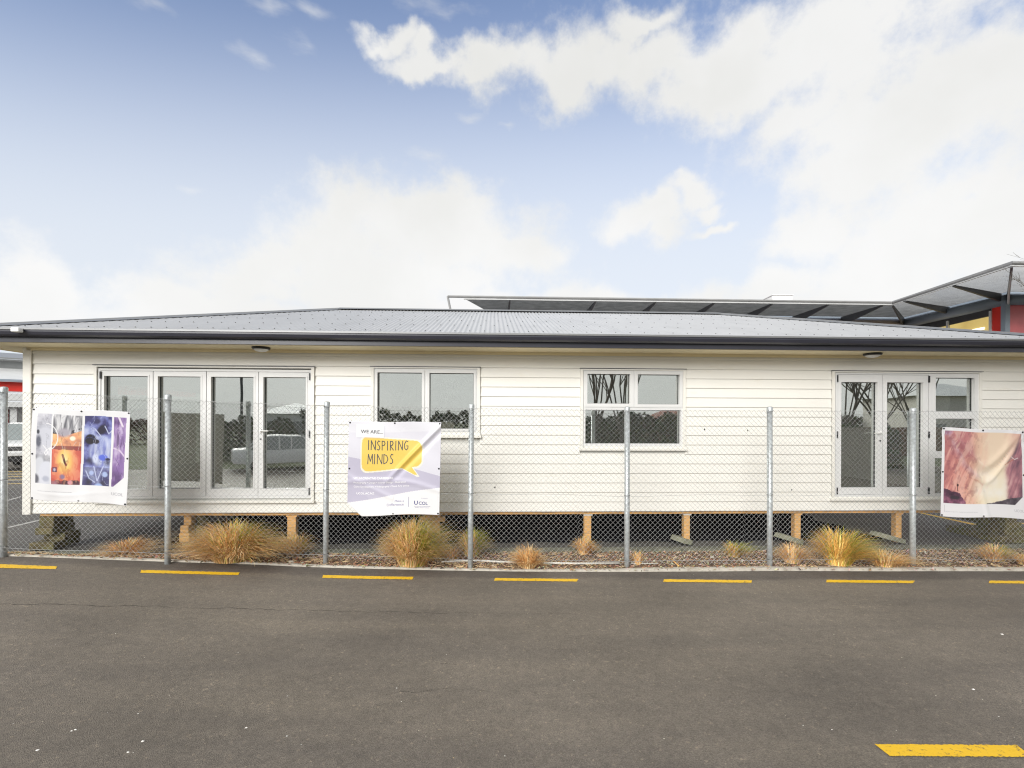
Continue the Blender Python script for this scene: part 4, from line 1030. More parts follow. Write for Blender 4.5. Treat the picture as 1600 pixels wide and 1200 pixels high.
# -- banner 3
def art3(x, y):
    img = np.zeros(x.shape+(3,)); img[:] = lin((248,247,249))
    nz = vnoise(x, y, 7, 11, 5); ns = vnoise(x*3+y*1.2, y*.5, 10, 12, 4); nf = vnoise(x, y, 24, 13, 3)
    ws = .10*(nz-.5)+.05*(ns-.5)
    sg = lambda v, w_: 1/(1+np.exp(-np.clip(v/w_, -30, 30)))
    a = ramp(np.clip(x+ws*2+.12*(y-.4)*(x < .5), 0, 1), [(.02,(214,146,144)), (.16,(232,160,150)), (.30,(238,176,160)), (.44,(246,206,180)), (.58,(252,228,202)), (.74,(251,226,200)), (1,(236,186,174))])
    paint(a, sg(y-.48, .07)*sg(x-.40-.12*(y-.5), .03)*sg(.80-x, .02), ramp(nz, [(.2,(253,238,200)), (.8,(255,250,238))]))
    paint(a, sg(.36+ws-x, .012)*sg(.33+ws-y, .02)*sg(x-.12, .03)*.7, ramp(ns, [(.2,(146,92,112)), (.5,(190,118,130)), (.8,(222,160,160))]))
    paint(a, seg(x, y, [(.03,.02),(.16,.20),(.26,.40),(.42,.53)], .05, .06)*.6, (212,190,198)); paint(a, seg(x, y, [(.09,.12),(.14,.30),(.22,.50)], .02, .05)*.75, (140,86,86))
    paint(a, seg(x, y, [(.30,.54),(.42,.58),(.48,.63)], .014, .03)*.7, (204,124,108)); paint(a, seg(x, y, [(.24,.55),(.32,.72),(.42,.90)], .02, .05)*.6, (222,150,130)); paint(a, seg(x, y, [(.14,.55),(.22,.75),(.32,.92)], .01, .04)*.4, (214,140,126))
    paint(a, seg(x, y, [(.40,.30),(.52,.40),(.66,.42),(.80,.28),(.90,.08)], .012, .05)*.45, (232,164,132)); paint(a, seg(x, y, [(.44,.36),(.60,.47),(.72,.44),(.86,.20)], .02, .05)*.6, (255,246,228))
    paint(a, ell(x, y, .06, .04, .07, .06, .8), (190,176,214)); paint(a, sg(ns-.55, .02)*sg(.40-x, .04)*.55, (170,102,104)); paint(a, sg(nf-.60, .02)*sg(.44-x, .05)*.45, (150,92,104)); paint(a, sg(.40-ns, .02)*sg(.50-x, .05)*.5, (250,206,190))
    rx_ = .77+.55*np.clip(.44-y, 0, .5)+.06*(nz-.5)
    paint(a, sg(x-rx_, .010), ramp(ns*.7+nz*.5-.05, [(.15,(84,64,80)), (.4,(134,98,112)), (.6,(186,130,140)), (.85,(226,180,180))]))
    paint(a, seg(x, y, [(.98,.0),(.90,.24),(.80,.37)], .018, .02)*.7, (110,92,104)); paint(a, seg(x, y, [(.84,.30),(.88,.33),(.92,.31)], .006), (236,220,220)); paint(a, seg(x, y, [(.76,.40),(.82,.36),(.87,.33)], .006)*.7, (200,110,80))
    lh = (y > .665+.03*nf+.05*np.clip(x/.25, 0, 1)+1.2*np.clip(x-.22, 0, 1)) & (x < .30)
    paint(a, lh.astype(float), ramp(nf*.6+nz*.5, [(.2,(64,50,62)), (.5,(106,72,92)), (.7,(160,104,128)), (.9,(200,150,165))]))
    paint(a, ell(x, y, .20, .640, .015, .020, .4), (70,48,54)); paint(a, seg(x, y, [(.20,.65),(.197,.70)], .006), (70,48,54)); paint(a, ell(x, y, .17, .78, .09, .03, .5), (70,62,70))
    rh = y > (.855-.24*np.clip(x-.50, 0, 1)+.02*(nf-.5))
    paint(a, (rh & (x > .48)).astype(float), ramp(nf, [(.2,(70,64,72)), (.7,(112,104,112)), (.9,(170,160,164))]))
    X = (x-.035)/(.965-.035); Y = (y-.035)/(.835-.035)
    inside = (x > .032) & (x < .968) & (y > .036) & (y < .850) & (x+y < 1.72)
    paint(img, inside.astype(float), a)
    paint(img, ((np.abs(x-.045) < .0015) & (y > .87) & (y < .95)).astype(float), (190,190,196))
    return img
def art3s(x, y): return art3(x, np.clip(y*1.0, 0, 1))
def wr3(s, t):
    q = 1.1*math.sqrt((s-.52)**2+.01); v = .018*G(-((t-.52+q)/.045)**2)*(.3+1.6*s*(1-s)) - .012*G(-((t-.62+q)/.05)**2) + .011*G(-((t-.74+1.25*q)/.035)**2) + .012*G(-((s-.30-.25*t)/.03)**2)*min(1, t*2)
    v += .010*G(-((s-.12-t*.38)/.035)**2)*max(0, 1-t*1.3) + .008*G(-((s-.88+(t)*.5)/.04)**2)*max(0, 1-t*1.6) + .008*math.sin(s*7)*math.sin(t*6)
    return v
B3 = banner('white edged banner showing a pink and cream canyon painting, furthest right on the fence', [(1472.5,667.5),(1599,673.5),(1603.5,811),(1469.5,806.5)], .02, wr3, art3s)
text(B3, .055, .945, 'DIPLOMA OF CREATIVITY - STUDENT ART AND DESIGN GALLERY', .009, INKG, sx=1.0); text(B3, .86, .925, 'UCOL', .030, INKG, 'logo')

# ------------------------------------------------------------------ grass tussocks, pipe, stick
BR_ = [(.84,.48,.18), (.92,.62,.28), (.70,.38,.14), (.92,.74,.42), (.50,.28,.11)]
GR_ = [(.34,.38,.05), (.50,.50,.07), (.66,.58,.12), (.24,.28,.04)]
def tussock(px, yb, wpx, hpx, green, lab, dens=1.0, lean=0, gold=0, off=0):
    Yb = 1e9; p = None
    u, v = UV(px, yb); Y = 7.0
    for _ in range(12): Y = (CH - bed_z(u*Y/FPX, Y))*FPX/v
    Y = min(max(Y, kerb_y(u*Y/FPX)+.12), nib_y(u*Y/FPX)+.0)+off; X = u*Y/FPX; z0 = bed_z(X, Y)
    wd = wpx*Y/FPX; h = hpx*Y/FPX; mb = MB(); nbl = int(3000*dens*max(.28, wd*h/.60))
    gdir = random.uniform(-.3, .9); q1, q2, q3 = (random.uniform(0, 6) for _ in range(3)); wx, wy = random.uniform(-.35, .35), random.uniform(-.2, .2)
    for i in range(nbl):
        a = random.random()*2*PI; rb = random.random()**.7*wd*.20; k = random.random()
        inc = k**.5*1.45; ln = h*(1.02+.28*inc)*random.uniform(.62, 1.08)
        reach = (wd*.50)*min(1, inc/1.05)*random.uniform(.70, 1.08)
        bx, by = rb*math.cos(a), rb*math.sin(a)*.8; dx, dy = math.cos(a), math.sin(a)*.75
        dx += lean*.5+wx; dy += wy; md = 1+.20*math.sin(2*a+q1)+.14*math.sin(3*a+q2)+.10*math.sin(7*a+q3); reach *= md; stray = random.random() < .05
        if stray: reach *= 1.25; 
        top = h*random.uniform(.60, 1.02)*max(.16, math.cos(inc*.92))**.75*(.85+.15*md)*(1.12 if stray else 1); sway = random.uniform(-.45, .45)
        pts = []
        for t in (0, .3, .6, .85, 1.0):
            rr = reach*t**1.5; zz = top*(1.9*t - 1.05*t*t)*1.12 if inc > .35 else top*(1.25*t-.25*t*t)
            pts.append(Vector((bx+dx*rr - dy*sway*rr*t, by+dy*rr+dx*sway*rr*t, max(.004, zz))))
        isg = random.random() < green*(1.25-k) *(1.6 if math.cos(a-gdir) > .2 else .5)
        c = random.choice(GR_ if isg else BR_); 
        if gold and not isg: c = (c[0]*1.08, c[1]*1.08, c[2]*.72)
        s = random.uniform(.75, 1.2); c = tuple(q*s for q in c); sd_ = Vector((-dy, dx, 0)).normalized()
        if random.random() < .5: sd_ = (sd_+Vector((.8, 0, 0))).normalized()
        wb_ = random.uniform(.0022, .0046); vs = []
        for j, q in enumerate(pts):
            w2 = wb_*(1, .95, .75, .45, .1)[j]; vs += [q-sd_*w2, q+sd_*w2]
        mb.add(vs, [(2*j, 2*j+1, 2*j+3, 2*j+2) for j in range(4)], c)
    o = mb.build('grass_tussock', GRASSM); o.location = (X, Y, z0)
    tag(o, lab, 'grass clump', 'tussock grasses along the fence'); return o
tussock(197,868,84,30,.05,'low rounded brown grass clump, between the two leftmost fence posts')
tussock(362,879,134,66,.28,'broad brown tussock with green centre, below the bifold door',1.25, lean=-.1)
tussock(459,868,60,38,.15,'small drooping brown tussock in front of the slender timber pile')
tussock(645,882,112,76,.38,'tallest bushy golden brown tussock, under the yellow bubble banner',1.3)
tussock(737,868,58,48,.75,'upright green and tan tussock, behind the fence post right of the bubble banner')
tussock(705,876,44,26,.05,'sparse straw tuft squeezed between the golden tussock and the greenish one',.5)
tussock(825,889,58,40,.04,'pale straw tussock at the kerb, left end of the white pipe')
tussock(913,866,44,30,.10,'small brown tuft hiding the foot of a pile, below the four pane window', .8)
tussock(997,882,24,26,.05,'thin wispy straw tuft just right of the centre fence post',.35)
tussock(1147,870,42,28,.85,'low bright green yellow tussock on the mulch',.8)
tussock(1238,879,58,34,.05,'straw coloured tussock in front of a mossy concrete pad',.8)
tussock(1310,882,82,62,.42,'large golden tussock with green heart, below the left glass door leaf',1.3, gold=1)
tussock(1382,884,78,26,.05,'flat spread of dry straw grass right of the large golden tussock',.7)
tussock(1553,876,62,30,.30,'low tan tussock with a green top, under the canyon banner',.8)
tussock(1600,882,40,20,.05,'flat straw tuft at the right edge of the photo',.5)
def onbed(px, py, dz=.02):
    u, v = UV(px, py); Y = 7.0
    for _ in range(12): Y = (CH - bed_z(u*Y/FPX, Y)-dz)*FPX/v
    return Vector((u*Y/FPX, Y, bed_z(u*Y/FPX, Y)+dz))
def lying(name, pts, r, m, lab, cat, n=8):
    P = [onbed(*p) for p in pts]; o0 = P[0].copy(); mb = MB(); mb.tube([p-o0 for p in P], r, n); o = mb.build(name, m, smooth=True); o.location = o0; tag(o, lab, cat)
lying('pipe', [(690,878),(715,876.5),(745,876),(775,877.5),(808,879)], .013, PIPEM, 'bent white plastic pipe lying by the greenish tussock', 'pipe')
lying('pipe', [(850,879.5),(900,880.5),(968,880)], .014, PIPEM, 'straight white pipe on the mulch left of the centre post', 'pipe')
lying('pipe', [(985,880),(1028,880.5)], .008, PIPEM, 'short thin white pipe end right of the centre post', 'pipe')
lying('stick', [(1047,872),(1061,884.5)], .012, TIMB, 'short pale stick lying on the mulch near the kerb joint', 'stick', 5)
def chunk(px, py, r, lab):
    p = onbed(px, py, .0); mb = MB(); n = 7; a = []; b = []
    for k in range(n): t = 2*PI*k/n; q = r*random.uniform(.7, 1.1); a.append((q*math.cos(t)*1.5, q*math.sin(t), 0)); b.append((q*math.cos(t)*1.1, q*.7*math.sin(t), r*random.uniform(.5, .8)))
    mb.add(a+b, [tuple(range(n, 2*n))]+[(k, (k+1) % n, n+(k+1) % n, n+k) for k in range(n)]); o = mb.build('stone', CONC, bevel=.004); o.location = p; tag(o, lab, 'stone')
chunk(455, 879, .035, 'pale concrete lump beside the kerb below the small drooping tussock'); chunk(1113, 871, .03, 'white stone on the mulch left of the bright green tussock')
chunk(853, 857, .02, 'small white chip on the car park kerb behind the straw tussock')

# ------------------------------------------------------------------ cars
def car(lab, loc, rz, L_, Wd, H, suv=True):
    e = empty('parked_car', loc, rz); tag(e, lab, 'car'); hw_ = Wd/2
    # front at -y
    hoodz = H*.60 if suv else H*.58; belt = H*.62; by0 = -L_/2
    def loft(secs, name, m, parent, smooth=True, bev=0):
        mb = MB(); n = len(secs[0])
        for s in secs: mb.v += [tuple(p) for p in s]
        for i in range(len(secs)-1):
            for j in range(n): a = i*n+j; b = i*n+(j+1) % n; mb.f.append((a, b, b+n, a+n))
        mb.f.append(tuple(range(n))[::-1]); k = (len(secs)-1)*n; mb.f.append(tuple(range(k, k+n))); return mb.build(name, m, parent, smooth=False, bevel=bev)
    def sec(y, z0, z1, w0, w1, r=.06): return [(-w0, y, z0), (w0, y, z0), (w0+.02, y, (z0+z1)/2), (w1, y, z1-r), (w1-r*1.5, y, z1), (-w1+r*1.5, y, z1), (-w1, y, z1-r), (-w0-.02, y, (z0+z1)/2)]
    q = .22*H
    body = loft([sec(by0, q, hoodz*.88, hw_*.86, hw_*.80), sec(by0+.10, q*.9, hoodz*.94, hw_*.96, hw_*.9), sec(by0+.5, q*.9, hoodz*.985, hw_, hw_*.95), sec(by0+L_*.26, q*.9, hoodz*1.02, hw_, hw_*.97), sec(by0+L_*.30, q*.9, belt, hw_, hw_*.98), sec(L_/2-.5, q*.9, belt, hw_, hw_*.97), sec(L_/2-.05, q, belt*.97, hw_*.97, hw_*.93), sec(L_/2, q*1.1, belt*.9, hw_*.9, hw_*.85)], 'body', CARPT, e, bev=.03)
    y0 = by0+L_*.27; y1 = by0+L_*.40; y2 = (L_/2-.25) if suv else (L_/2-L_*.28); y3 = (L_/2-.08) if suv else (L_/2-L_*.12)
    cab = MB(); wb_, wt = hw_*.95, hw_*.80; zt = H-.04
    cab.add([(-wb_,y0,belt-.03), (wb_,y0,belt-.03), (wb_,y3,belt-.03), (-wb_,y3,belt-.03), (-wt,y1,zt), (wt,y1,zt), (wt,y2,zt), (-wt,y2,zt)], [(0,1,5,4), (1,2,6,5), (2,3,7,6), (3,0,4,7), (4,5,6,7)]); cab.build('windows', CARGL, e)
    rf_ = MB(); rf_.add([(-wt-.02,y1-.03,zt-.02), (wt+.02,y1-.03,zt-.02), (wt+.02,y2+.03,zt-.02), (-wt-.02,y2+.03,zt-.02), (-wt+.08,y1+.06,H), (wt-.08,y1+.06,H), (wt-.08,y2-.06,H), (-wt+.08,y2-.06,H)], [(0,3,2,1), (0,1,5,4), (1,2,6,5), (2,3,7,6), (3,0,4,7), (4,5,6,7)]); rf_.build('roof', CARPT, e, bevel=.02)
    for s in (-1, 1):
        for (ya, yb_) in ((y0, y1), (y3, y2)): pl_ = MB(); pl_.tube([(s*wb_, ya, belt-.03), (s*(wt+.01), yb_, zt)], .035, 8); pl_.build('pillar', CARPT, e)
        for f_ in (.33, .66):
            yy = y1+(y2-y1)*f_; pl_ = MB(); pl_.tube([(s*(wb_+.003), yy, belt-.02), (s*(wt+.012), yy, zt)], .03, 8); pl_.build('pillar', CARPT, e)
    for s in (-1, 1):
        for yy in (by0+L_*.18, L_/2-L_*.19):
            wh = MB(); r = H*.21; wh.v = []; prof = [(0, .0), (r*.62, .0), (r*.66, .02), (r, .03), (r, .20), (0, .20)]
            base = []
            for (rr, o) in prof:
                for k in range(20): t = 2*PI*k/20; wh.v.append((s*(hw_-.19+ (.2-o)+.012), yy+rr*math.cos(t), r+rr*math.sin(t)))
            for i in range(5):
                for k in range(20): a = i*20+k; b = i*20+(k+1) % 20; wh.f.append((a, b, b+20, a+20))
            wo = wh.build('wheel', RUBB, e, smooth=False)
            h_ = MB(); n = 16; vs = [(s*(hw_+.026), yy+r*.58*math.cos(2*PI*k/n), r+r*.58*math.sin(2*PI*k/n)) for k in range(n)]; h_.add(vs, [tuple(range(n))]); h_.build('rim', CHRM, wo, solid=.02)
    # front details
    zc = hoodz*.76
    gr = MB(); gr.box(-hw_*.45, hw_*.45, by0-.02, by0+.06, zc-.07, zc+.09); gro = gr.build('grille', BLK, e, bevel=.01)
    gb = MB()
    for k in range(3): gb.box(-hw_*.45, hw_*.45, by0-.03, by0-.015, zc-.04+k*.05, zc-.025+k*.05)
    gb.build('grille_bar', CHRM, gro)
    for s in (-1, 1):
        h_ = MB(); h_.box(*sorted((s*hw_*.50, s*hw_*.86)), by0-.015, by0+.12, zc-.06, zc+.085); h_.build('headlight', MIDG, e, bevel=.02)
        h_ = MB(); h_.box(*sorted((s*hw_*.60, s*hw_*.90)), by0-.035, by0+.1, zc-.05, zc+.03); h_.build('indicator', ORAN, e, bevel=.01)
        h_ = MB(); h_.box(*sorted((s*hw_*.50, s*hw_*.64)), by0-.11, by0-.04, q+.02, q+.14); h_.build('fog_light', YELL, e, bevel=.02)
        h_ = MB(); h_.box(*sorted((s*(hw_+.02), s*(hw_+.20))), y0+.05, y0+.16, belt, belt+.15); h_.build('mirror', CARPT, e, bevel=.03)
    bm = MB(); bm.box(-hw_*.97, hw_*.97, by0-.10, by0+.2, q+.17, q+.33); bm.build('bumper', LGREY, e, bevel=.03)
    bm = MB(); bm.box(-hw_*.9, hw_*.9, by0-.06, by0+.15, q-.06, q+.165); bm.build('lower_bumper', BLK, e, bevel=.02)
    return e
pc = W(13, 732, 19.3); pc.z = -.012
car('white four wheel drive parked facing the camera past the left house corner', (-20.95, 21.1, -.012), R(35), 4.6, 1.86, 1.93)

# ------------------------------------------------------------------ building with red band at the left
lb = empty('red_band_building', W(-300, 660, 20) if 0 else (-33.5, 19.5, -.012), R(36)); tag(lb, 'white and red school building with strip windows, far left past the car', 'building')
def bx(name, m, a, parent=None, bev=0): q = MB(); q.box(*a); return q.build(name, m, parent or lb, bevel=bev)
def lbz(py): return CH - (py-660-ROLL*-780)*24.6/FPX
bx('wall', LGREY, (0, 20, 1.0, 8, 0, 2.95))
bx('red_cladding', RED, (0, 20, .5, .9, 3.55, 4.05))
bx('beam', LGREY, (0, 20, .3, .49, 3.05, 3.42), bev=.02); bx('lower_beam', LGREY, (0, 20, .35, .9, 2.72, 2.98))
bx('gutter', STEELB, (0, 20, .1, .45, 4.06, 4.16))
q = MB(); q.add([(0,.15,4.17),(20,.15,4.17),(20,3.0,4.85),(0,3.0,4.85),(0,.15,4.1),(20,.15,4.1),(20,3.0,4.7),(0,3.0,4.7)], [(0,1,2,3),(4,7,6,5),(0,4,5,1),(1,5,6,2),(0,3,7,4),(3,2,6,7)]); q.build('lower_roof', LGREY, lb)
bx('clerestory_wall', LGREY, (0, 20, 3.0, 8, 4.6, 5.45))
cw = MB()
for i in range(8): cw.box(.3+i*2.4, 2.5+i*2.4, 2.96, 3.02, 4.95, 5.32)
cw.build('strip_window', MIDG, lb)
q = MB(); q.add([(-.5,2.5,5.50),(20.5,2.5,5.50),(20.5,9,6.4),(-.5,9,6.4),(-.5,2.5,5.42),(20.5,2.5,5.42),(20.5,9,6.3),(-.5,9,6.3)], [(0,1,2,3),(4,7,6,5),(0,4,5,1),(1,5,6,2),(0,3,7,4),(3,2,6,7)]); q.build('roof', CAPM, lb)
for i in range(13):
    x = .5+i*1.5; bx('door', MAROON, (x, x+1.0, .93, .98, .3, 2.6)); bx('column', LGREY, (x+1.1, x+1.35, .6, .9, 0, 2.72))

# ------------------------------------------------------------------ school building behind (canopy)
sb = empty('canopied_building', (0, 0, 0)); tag(sb, 'two storey building with grey sunshade canopy and red panels behind the house', 'building')
ZT = 7.2; CZ = 7.06
def WB(px, py, Y): return W(px, py, Y)
OL = Vector((-2.66, 19.7, 0)); OC = Vector((16.15, 20.4, 0)); OW = Vector((15.95, 15.34, 0)); OE = Vector((30, 15.6, 0))
IL = Vector((-2.0, 22.2, 0)); IC = Vector((18.75, 23.0, 0)); IW = Vector((19.1, 18.5, 0)); IE = Vector((30, 18.7, 0))
DL = OL.lerp(OC, .035)     # deck starts a little right of the open end frame
def V3(p, z): return Vector((p.x, p.y, z))
# deck (louvre panels)
def deck(a, b, c, d):
    m = MB(); n = 34
    # boards across, each a thin louvre blade
    for i in range(n):
        t0, t1 = i/n, (i+.82)/n
        p = [a.lerp(d, t0), b.lerp(c, t0), b.lerp(c, t1), a.lerp(d, t1)]
        m.add([V3(q, CZ+.02) for q in p[:2]]+[V3(q, CZ+.05) for q in p[2:]]+[V3(q, CZ+.03) for q in p[:2]]+[V3(q, CZ+.06) for q in p[2:]], [(0,3,2,1), (4,5,6,7), (0,1,5,4), (2,3,7,6), (0,4,7,3), (1,2,6,5)])
    return m
for (a, b, c, d) in ((DL, OC, IC, IL.lerp(IC, .045)), (OC, OW, IW, IC), (OW, OE, IE, IW)): deck(a, b, c, d).build('louvre_canopy', LOUV, sb)
def strip(name, m_, pts, z0, z1, th):
    m = MB()
    for a, b in zip(pts[:-1], pts[1:]):
        d = (b-a).normalized(); nn = Vector((-d.y, d.x, 0))*th
        vs = [V3(a, z0), V3(b, z0), V3(b, z1), V3(a, z1), V3(a+nn, z0), V3(b+nn, z0), V3(b+nn, z1), V3(a+nn, z1)]
        m.add(vs, [(0,1,2,3), (4,7,6,5), (0,4,5,1), (3,2,6,7), (0,3,7,4), (1,5,6,2)])
    return m.build(name, m_, sb)
strip('white_edge', LGREY, [DL, OC, OW, OE], CZ-.01, CZ+.045, .06)
FLs = OL.lerp(OC, .105)
strip('fascia', LAV, [FLs+Vector((0,.07,0)), OC+Vector((0,.07,0))], CZ+.05, ZT-.06, .04)
strip('wing_fascia', STEELB, [OC+Vector((.07,0,0)), OW+Vector((.07,.07,0)), OE+Vector((0,.07,0))], CZ+.05, ZT-.06, .04)
m = MB(); m.tube([V3(OL, ZT-.04), V3(OC, ZT-.04)], .05, 8); m.tube([V3(OC, ZT-.04), V3(OW, ZT-.04), V3(OE, ZT-.04)], .06, 8)
m.tube([V3(OL, ZT-.04), V3(OL+Vector((.15, 0, 0)), ZT-.75)], .045, 8); m.build('top_rail', RAILM, sb)
m = MB(); m.box(FLs.x-.01, FLs.x+.01, 0, .01, 0, .01)
def fin(o, i_, name='canopy_bracket', th=.03, deep=.42):
    m = MB(); d = (i_-o).normalized(); nn = Vector((-d.y, d.x, 0))*th
    pr = [(o, CZ+.0), (o, CZ-.05), (i_, CZ-deep), (i_, CZ+.0)]
    vs = [V3(p, z)-nn for p, z in pr]+[V3(p, z)+nn for p, z in pr]; m.add(vs, [(0,1,2,3), (4,7,6,5), (0,4,5,1), (1,5,6,2), (2,6,7,3), (0,3,7,4)]); m.build(name, FIN, sb)
for px in (796, 929, 1023, 1116, 1209, 1300, 1388):
    x = (px-CX)*20.1/FPX; t = (x-OL.x)/(OC.x-OL.x); o = OL.lerp(OC, t); ii = Vector((o.x-.12, 22.2+.04*o.x, 0)); fin(o+Vector((0,.05,0)), ii)
fin(OC, IC, deep=.42)
for (yo, yi) in ((19.7, 20.8), (17.5, 18.6)): fin(Vector((16.08, yo, 0)), Vector((18.9, yi, 0)), th=.04, deep=.30)
fin(OW, IW, deep=.35)
for x in (20.5, 23.5): fin(Vector((x, 15.45, 0)), Vector((x, 18.6, 0)))
m = MB(); m.tube([V3(OW+Vector((.1,.1,0)), CZ-.02), V3(IW.lerp(OW, .3), CZ-.25), V3(IW, CZ-.45)], .035, 8); m.build('tie_rod', LGREY, sb)
strip('header', STEELB, [IL+Vector((0,.1,0)), IC+Vector((.1,.1,0)), IW+Vector((.1,.1,0)), IE+Vector((0,.1,0))], CZ-.35, CZ+.09, .05)
m = MB(); m.tube([V3(IL, CZ-.22), V3(IC, CZ-.22)], .16, 14); m.build('tube_beam', LAV, sb, smooth=True)
m = MB(); m.tube([V3(IC, CZ-.26), V3(IW, CZ-.26)], .22, 14); m.tube([V3(IW, CZ-.26), V3(IE, CZ-.26)], .2, 14); m.build('wing_tube_beam', STEELB, sb, smooth=True)
# walls
m = MB(); m.add([V3(IL+Vector((1.2,.4,0)), -.02), V3(IC+Vector((.4,.4,0)), -.02), V3(IC+Vector((.4,.4,0)), CZ-.05), V3(IL+Vector((1.2,.4,0)), CZ-.05), V3(IL+Vector((1.2,8,0)), -.02), V3(IC+Vector((.4,8,0)), -.02), V3(IC+Vector((.4,8,0)), CZ-.05), V3(IL+Vector((1.2,8,0)), CZ-.05)], [(0,1,2,3), (3,2,6,7), (0,3,7,4), (1,5,6,2), (4,7,6,5)]); m.build('wall', LAV, sb)
wa = IW+Vector((-.12, 0, 0))
def wingquad(name, m_, y0, y1, z0, z1, dx=0.0, th=.06):
    m = MB(); x0 = wa.x+dx; m.box(x0, x0+th, y0, y1, z0, z1); return m.build(name, m_, sb)
wingquad('wing_wall', LGREY, 18.62, 23.2, -.01, 5.2, .08); wingquad('header_panel', FIN, 19.12, 23.2, 6.32, CZ-.1, .04)
wingquad('lit_window', LIT, 19.12, 23.2, 5.2, 6.31, .10); wingquad('red_panel', RED, 18.66, 19.02, 4.5, 6.85, .03)
for y in (19.02, 20.9, 22.2): wingquad('mullion', ALU, y, y+.09, 5.0, 6.5, -.02, .1)
q = MB(); q.tube([(wa.x+.09, 19.4, 5.88), (wa.x+.09, 20.7, 5.88)], .05, 8); q.build('ceiling_lamp', TUBE, sb)
m = MB(); m.box(wa.x-.06, wa.x+.12, 18.42, 18.60, -.01, CZ-.3); m.build('corner_column', STEELB, sb)
m = MB(); m.box(wa.x+.13, 30, 18.62, 18.68, 4.6, 6.62); m.build('front_glazing', PINK, sb)
m = MB(); m.box(wa.x+.13, 30, 18.60, 18.70, -.01, 4.58); m.box(wa.x+.13, 30, 18.60, 18.70, 6.63, CZ-.1); m.build('front_wall', STEELB, sb)
m = MB(); m.box(wa.x+.2, 30, 18.8, 26, CZ-.05, CZ+.04); m.build('roof', CAPM, sb)
ru = W(1215, 462.5, 27); e = MB(); e.box(ru.x-.55, ru.x+.55, 26, 27, 6.9, 9.20+.0); 
hv = MB(); hv.box(-.55, .55, -.5, .5, 0, ru.z-7.08); hv.box(-.60, .60, -.55, .55, ru.z-7.08, ru.z-7.03)
ho = hv.build('roof_vent', WHITEP, sb, bevel=.02); ho.location = (ru.x, 27, 6.98)

# ------------------------------------------------------------------ trees
def bare_tree(lab, loc, h, spread, seed, levels=5, trunk=.22, group='bare trees across the road', lean=0, splits=(2,3), thin=1.0):
    r = random.Random(seed); e = empty('bare_tree', loc); tag(e, lab, 'tree', group); tr = MB(); brn = MB()
    def grow(p, d, ln, rad, lv):
        mb = tr if lv == 0 else brn; pts = [p]; rs = [rad]; n = 4
        for i in range(n):
            d = (d+Vector((r.uniform(-.16, .16), r.uniform(-.16, .16), r.uniform(-.02, .12)))).normalized(); p = p+d*ln/n; pts.append(p); rs.append(rad*(1-.38*(i+1)/n))
        rs = [max(.007, q) for q in rs]
        mb.tube(pts, rs, 8 if lv < 2 else (5 if lv < 4 else 3), cap=False)
        if lv >= levels: return
        for k in range(r.choice(splits) + (3 if lv == 0 else 0)):
            j = r.choice((2, 3, 4)) if lv else r.choice((3, 4)); a = r.random()*2*PI; s = spread*r.uniform(.5, 1.1)
            ax = d.orthogonal().normalized(); ax.rotate(Matrix.Rotation(a, 3, d)); s = s*(1.35 if lv > 1 else 1); nd = (d*math.cos(s)+ax*math.sin(s)+Vector((0, 0, .12))).normalized()
            grow(pts[j], nd, ln*(r.uniform(.75, .95) if lv else 1.7), rs[j]*(r.uniform(.5, .8) if lv else r.uniform(.35, .6))*thin, lv+1)
    grow(Vector((0, 0, -.1)), Vector((lean, 0, 1)).normalized(), h*.17, trunk, 0)
    tr.build('trunk', BARK, e, smooth=True); brn.build('crown', BARK, e, smooth=True); return e
# a twiggy tree just outside the right edge whose outer twigs reach into the frame
def twig_tree(loc):
    e = empty('bare_tree', loc); tag(e, 'bare twiggy tree whose tips cross the canopy corner at the far right', 'tree'); r = random.Random(3)
    tr = MB(); tr.tube([(0,0,-.1), (.02,0,1.8), (0,0,4.4)], [.13,.10,.05], 10); tr.build('trunk', BARK, e, smooth=True); b = MB()
    def grow(p, d, ln, rad, lv):
        pts = [p]; rs = [rad]
        for i in range(4): d = (d+Vector((r.uniform(-.12, .12), r.uniform(-.12, .12), r.uniform(-.08, .10)))).normalized(); p = p+d*ln/4; pts.append(p); rs.append(rad*(1-.2*(i+1)))
        rs = [max(.0022, q) for q in rs]; b.tube(pts, rs, 4, cap=False)
        if lv < 3:
            for k in range(4): j = r.choice((1, 2, 3, 4)); nd = (d+Vector((r.uniform(-.6, .6), r.uniform(-.6, .6), r.uniform(-.45, .45)))).normalized(); grow(pts[j], nd, ln*.55, rs[j]*.7, lv+1)
    for k in range(7): grow(Vector((0, 0, 3.8+k*.05)), Vector((r.uniform(-.9, .9), r.uniform(-.5, .5), r.uniform(.35, 1.0))).normalized(), 1.1, .014, 0)
    b.build('crown', BARK, e, smooth=True)
twig_tree((12.0, 9.9, 0))
# --- things across the road that the window glass mirrors
nrm = Vector((-st, ct, 0)); dpl = Z0*ct
def RP(px, py, D):
    p = W(px, py, D); return p - nrm*2*(nrm.dot(p)-dpl)
def gp(px, D): p = RP(px, 700, D); return (p.x, p.y, -.02)
bare_tree('bare many stemmed tree across the road, mirrored in the four pane window', gp(925, 22), 12, .34, 5, 6, .14, splits=(3,4))
bare_tree('bare tree with a side limb, mirrored at the middle mullion of the four pane window', gp(972, 21), 12, .50, 8, 6, .14, splits=(3,4))
bare_tree('bare spreading tree across the road, mirrored in the left double door leaf', gp(1330, 22), 12, .55, 9, 6, .14, splits=(3,4))
bare_tree('bare tree mirrored where the double door leaves meet', gp(1378, 24), 12, .55, 14, 6, .14, splits=(3,4))
bare_tree('bare tree beside the mirrored white house, behind the side window reflection', gp(1440, 27), 11, .6, 12, 6, .14, splits=(3,4))
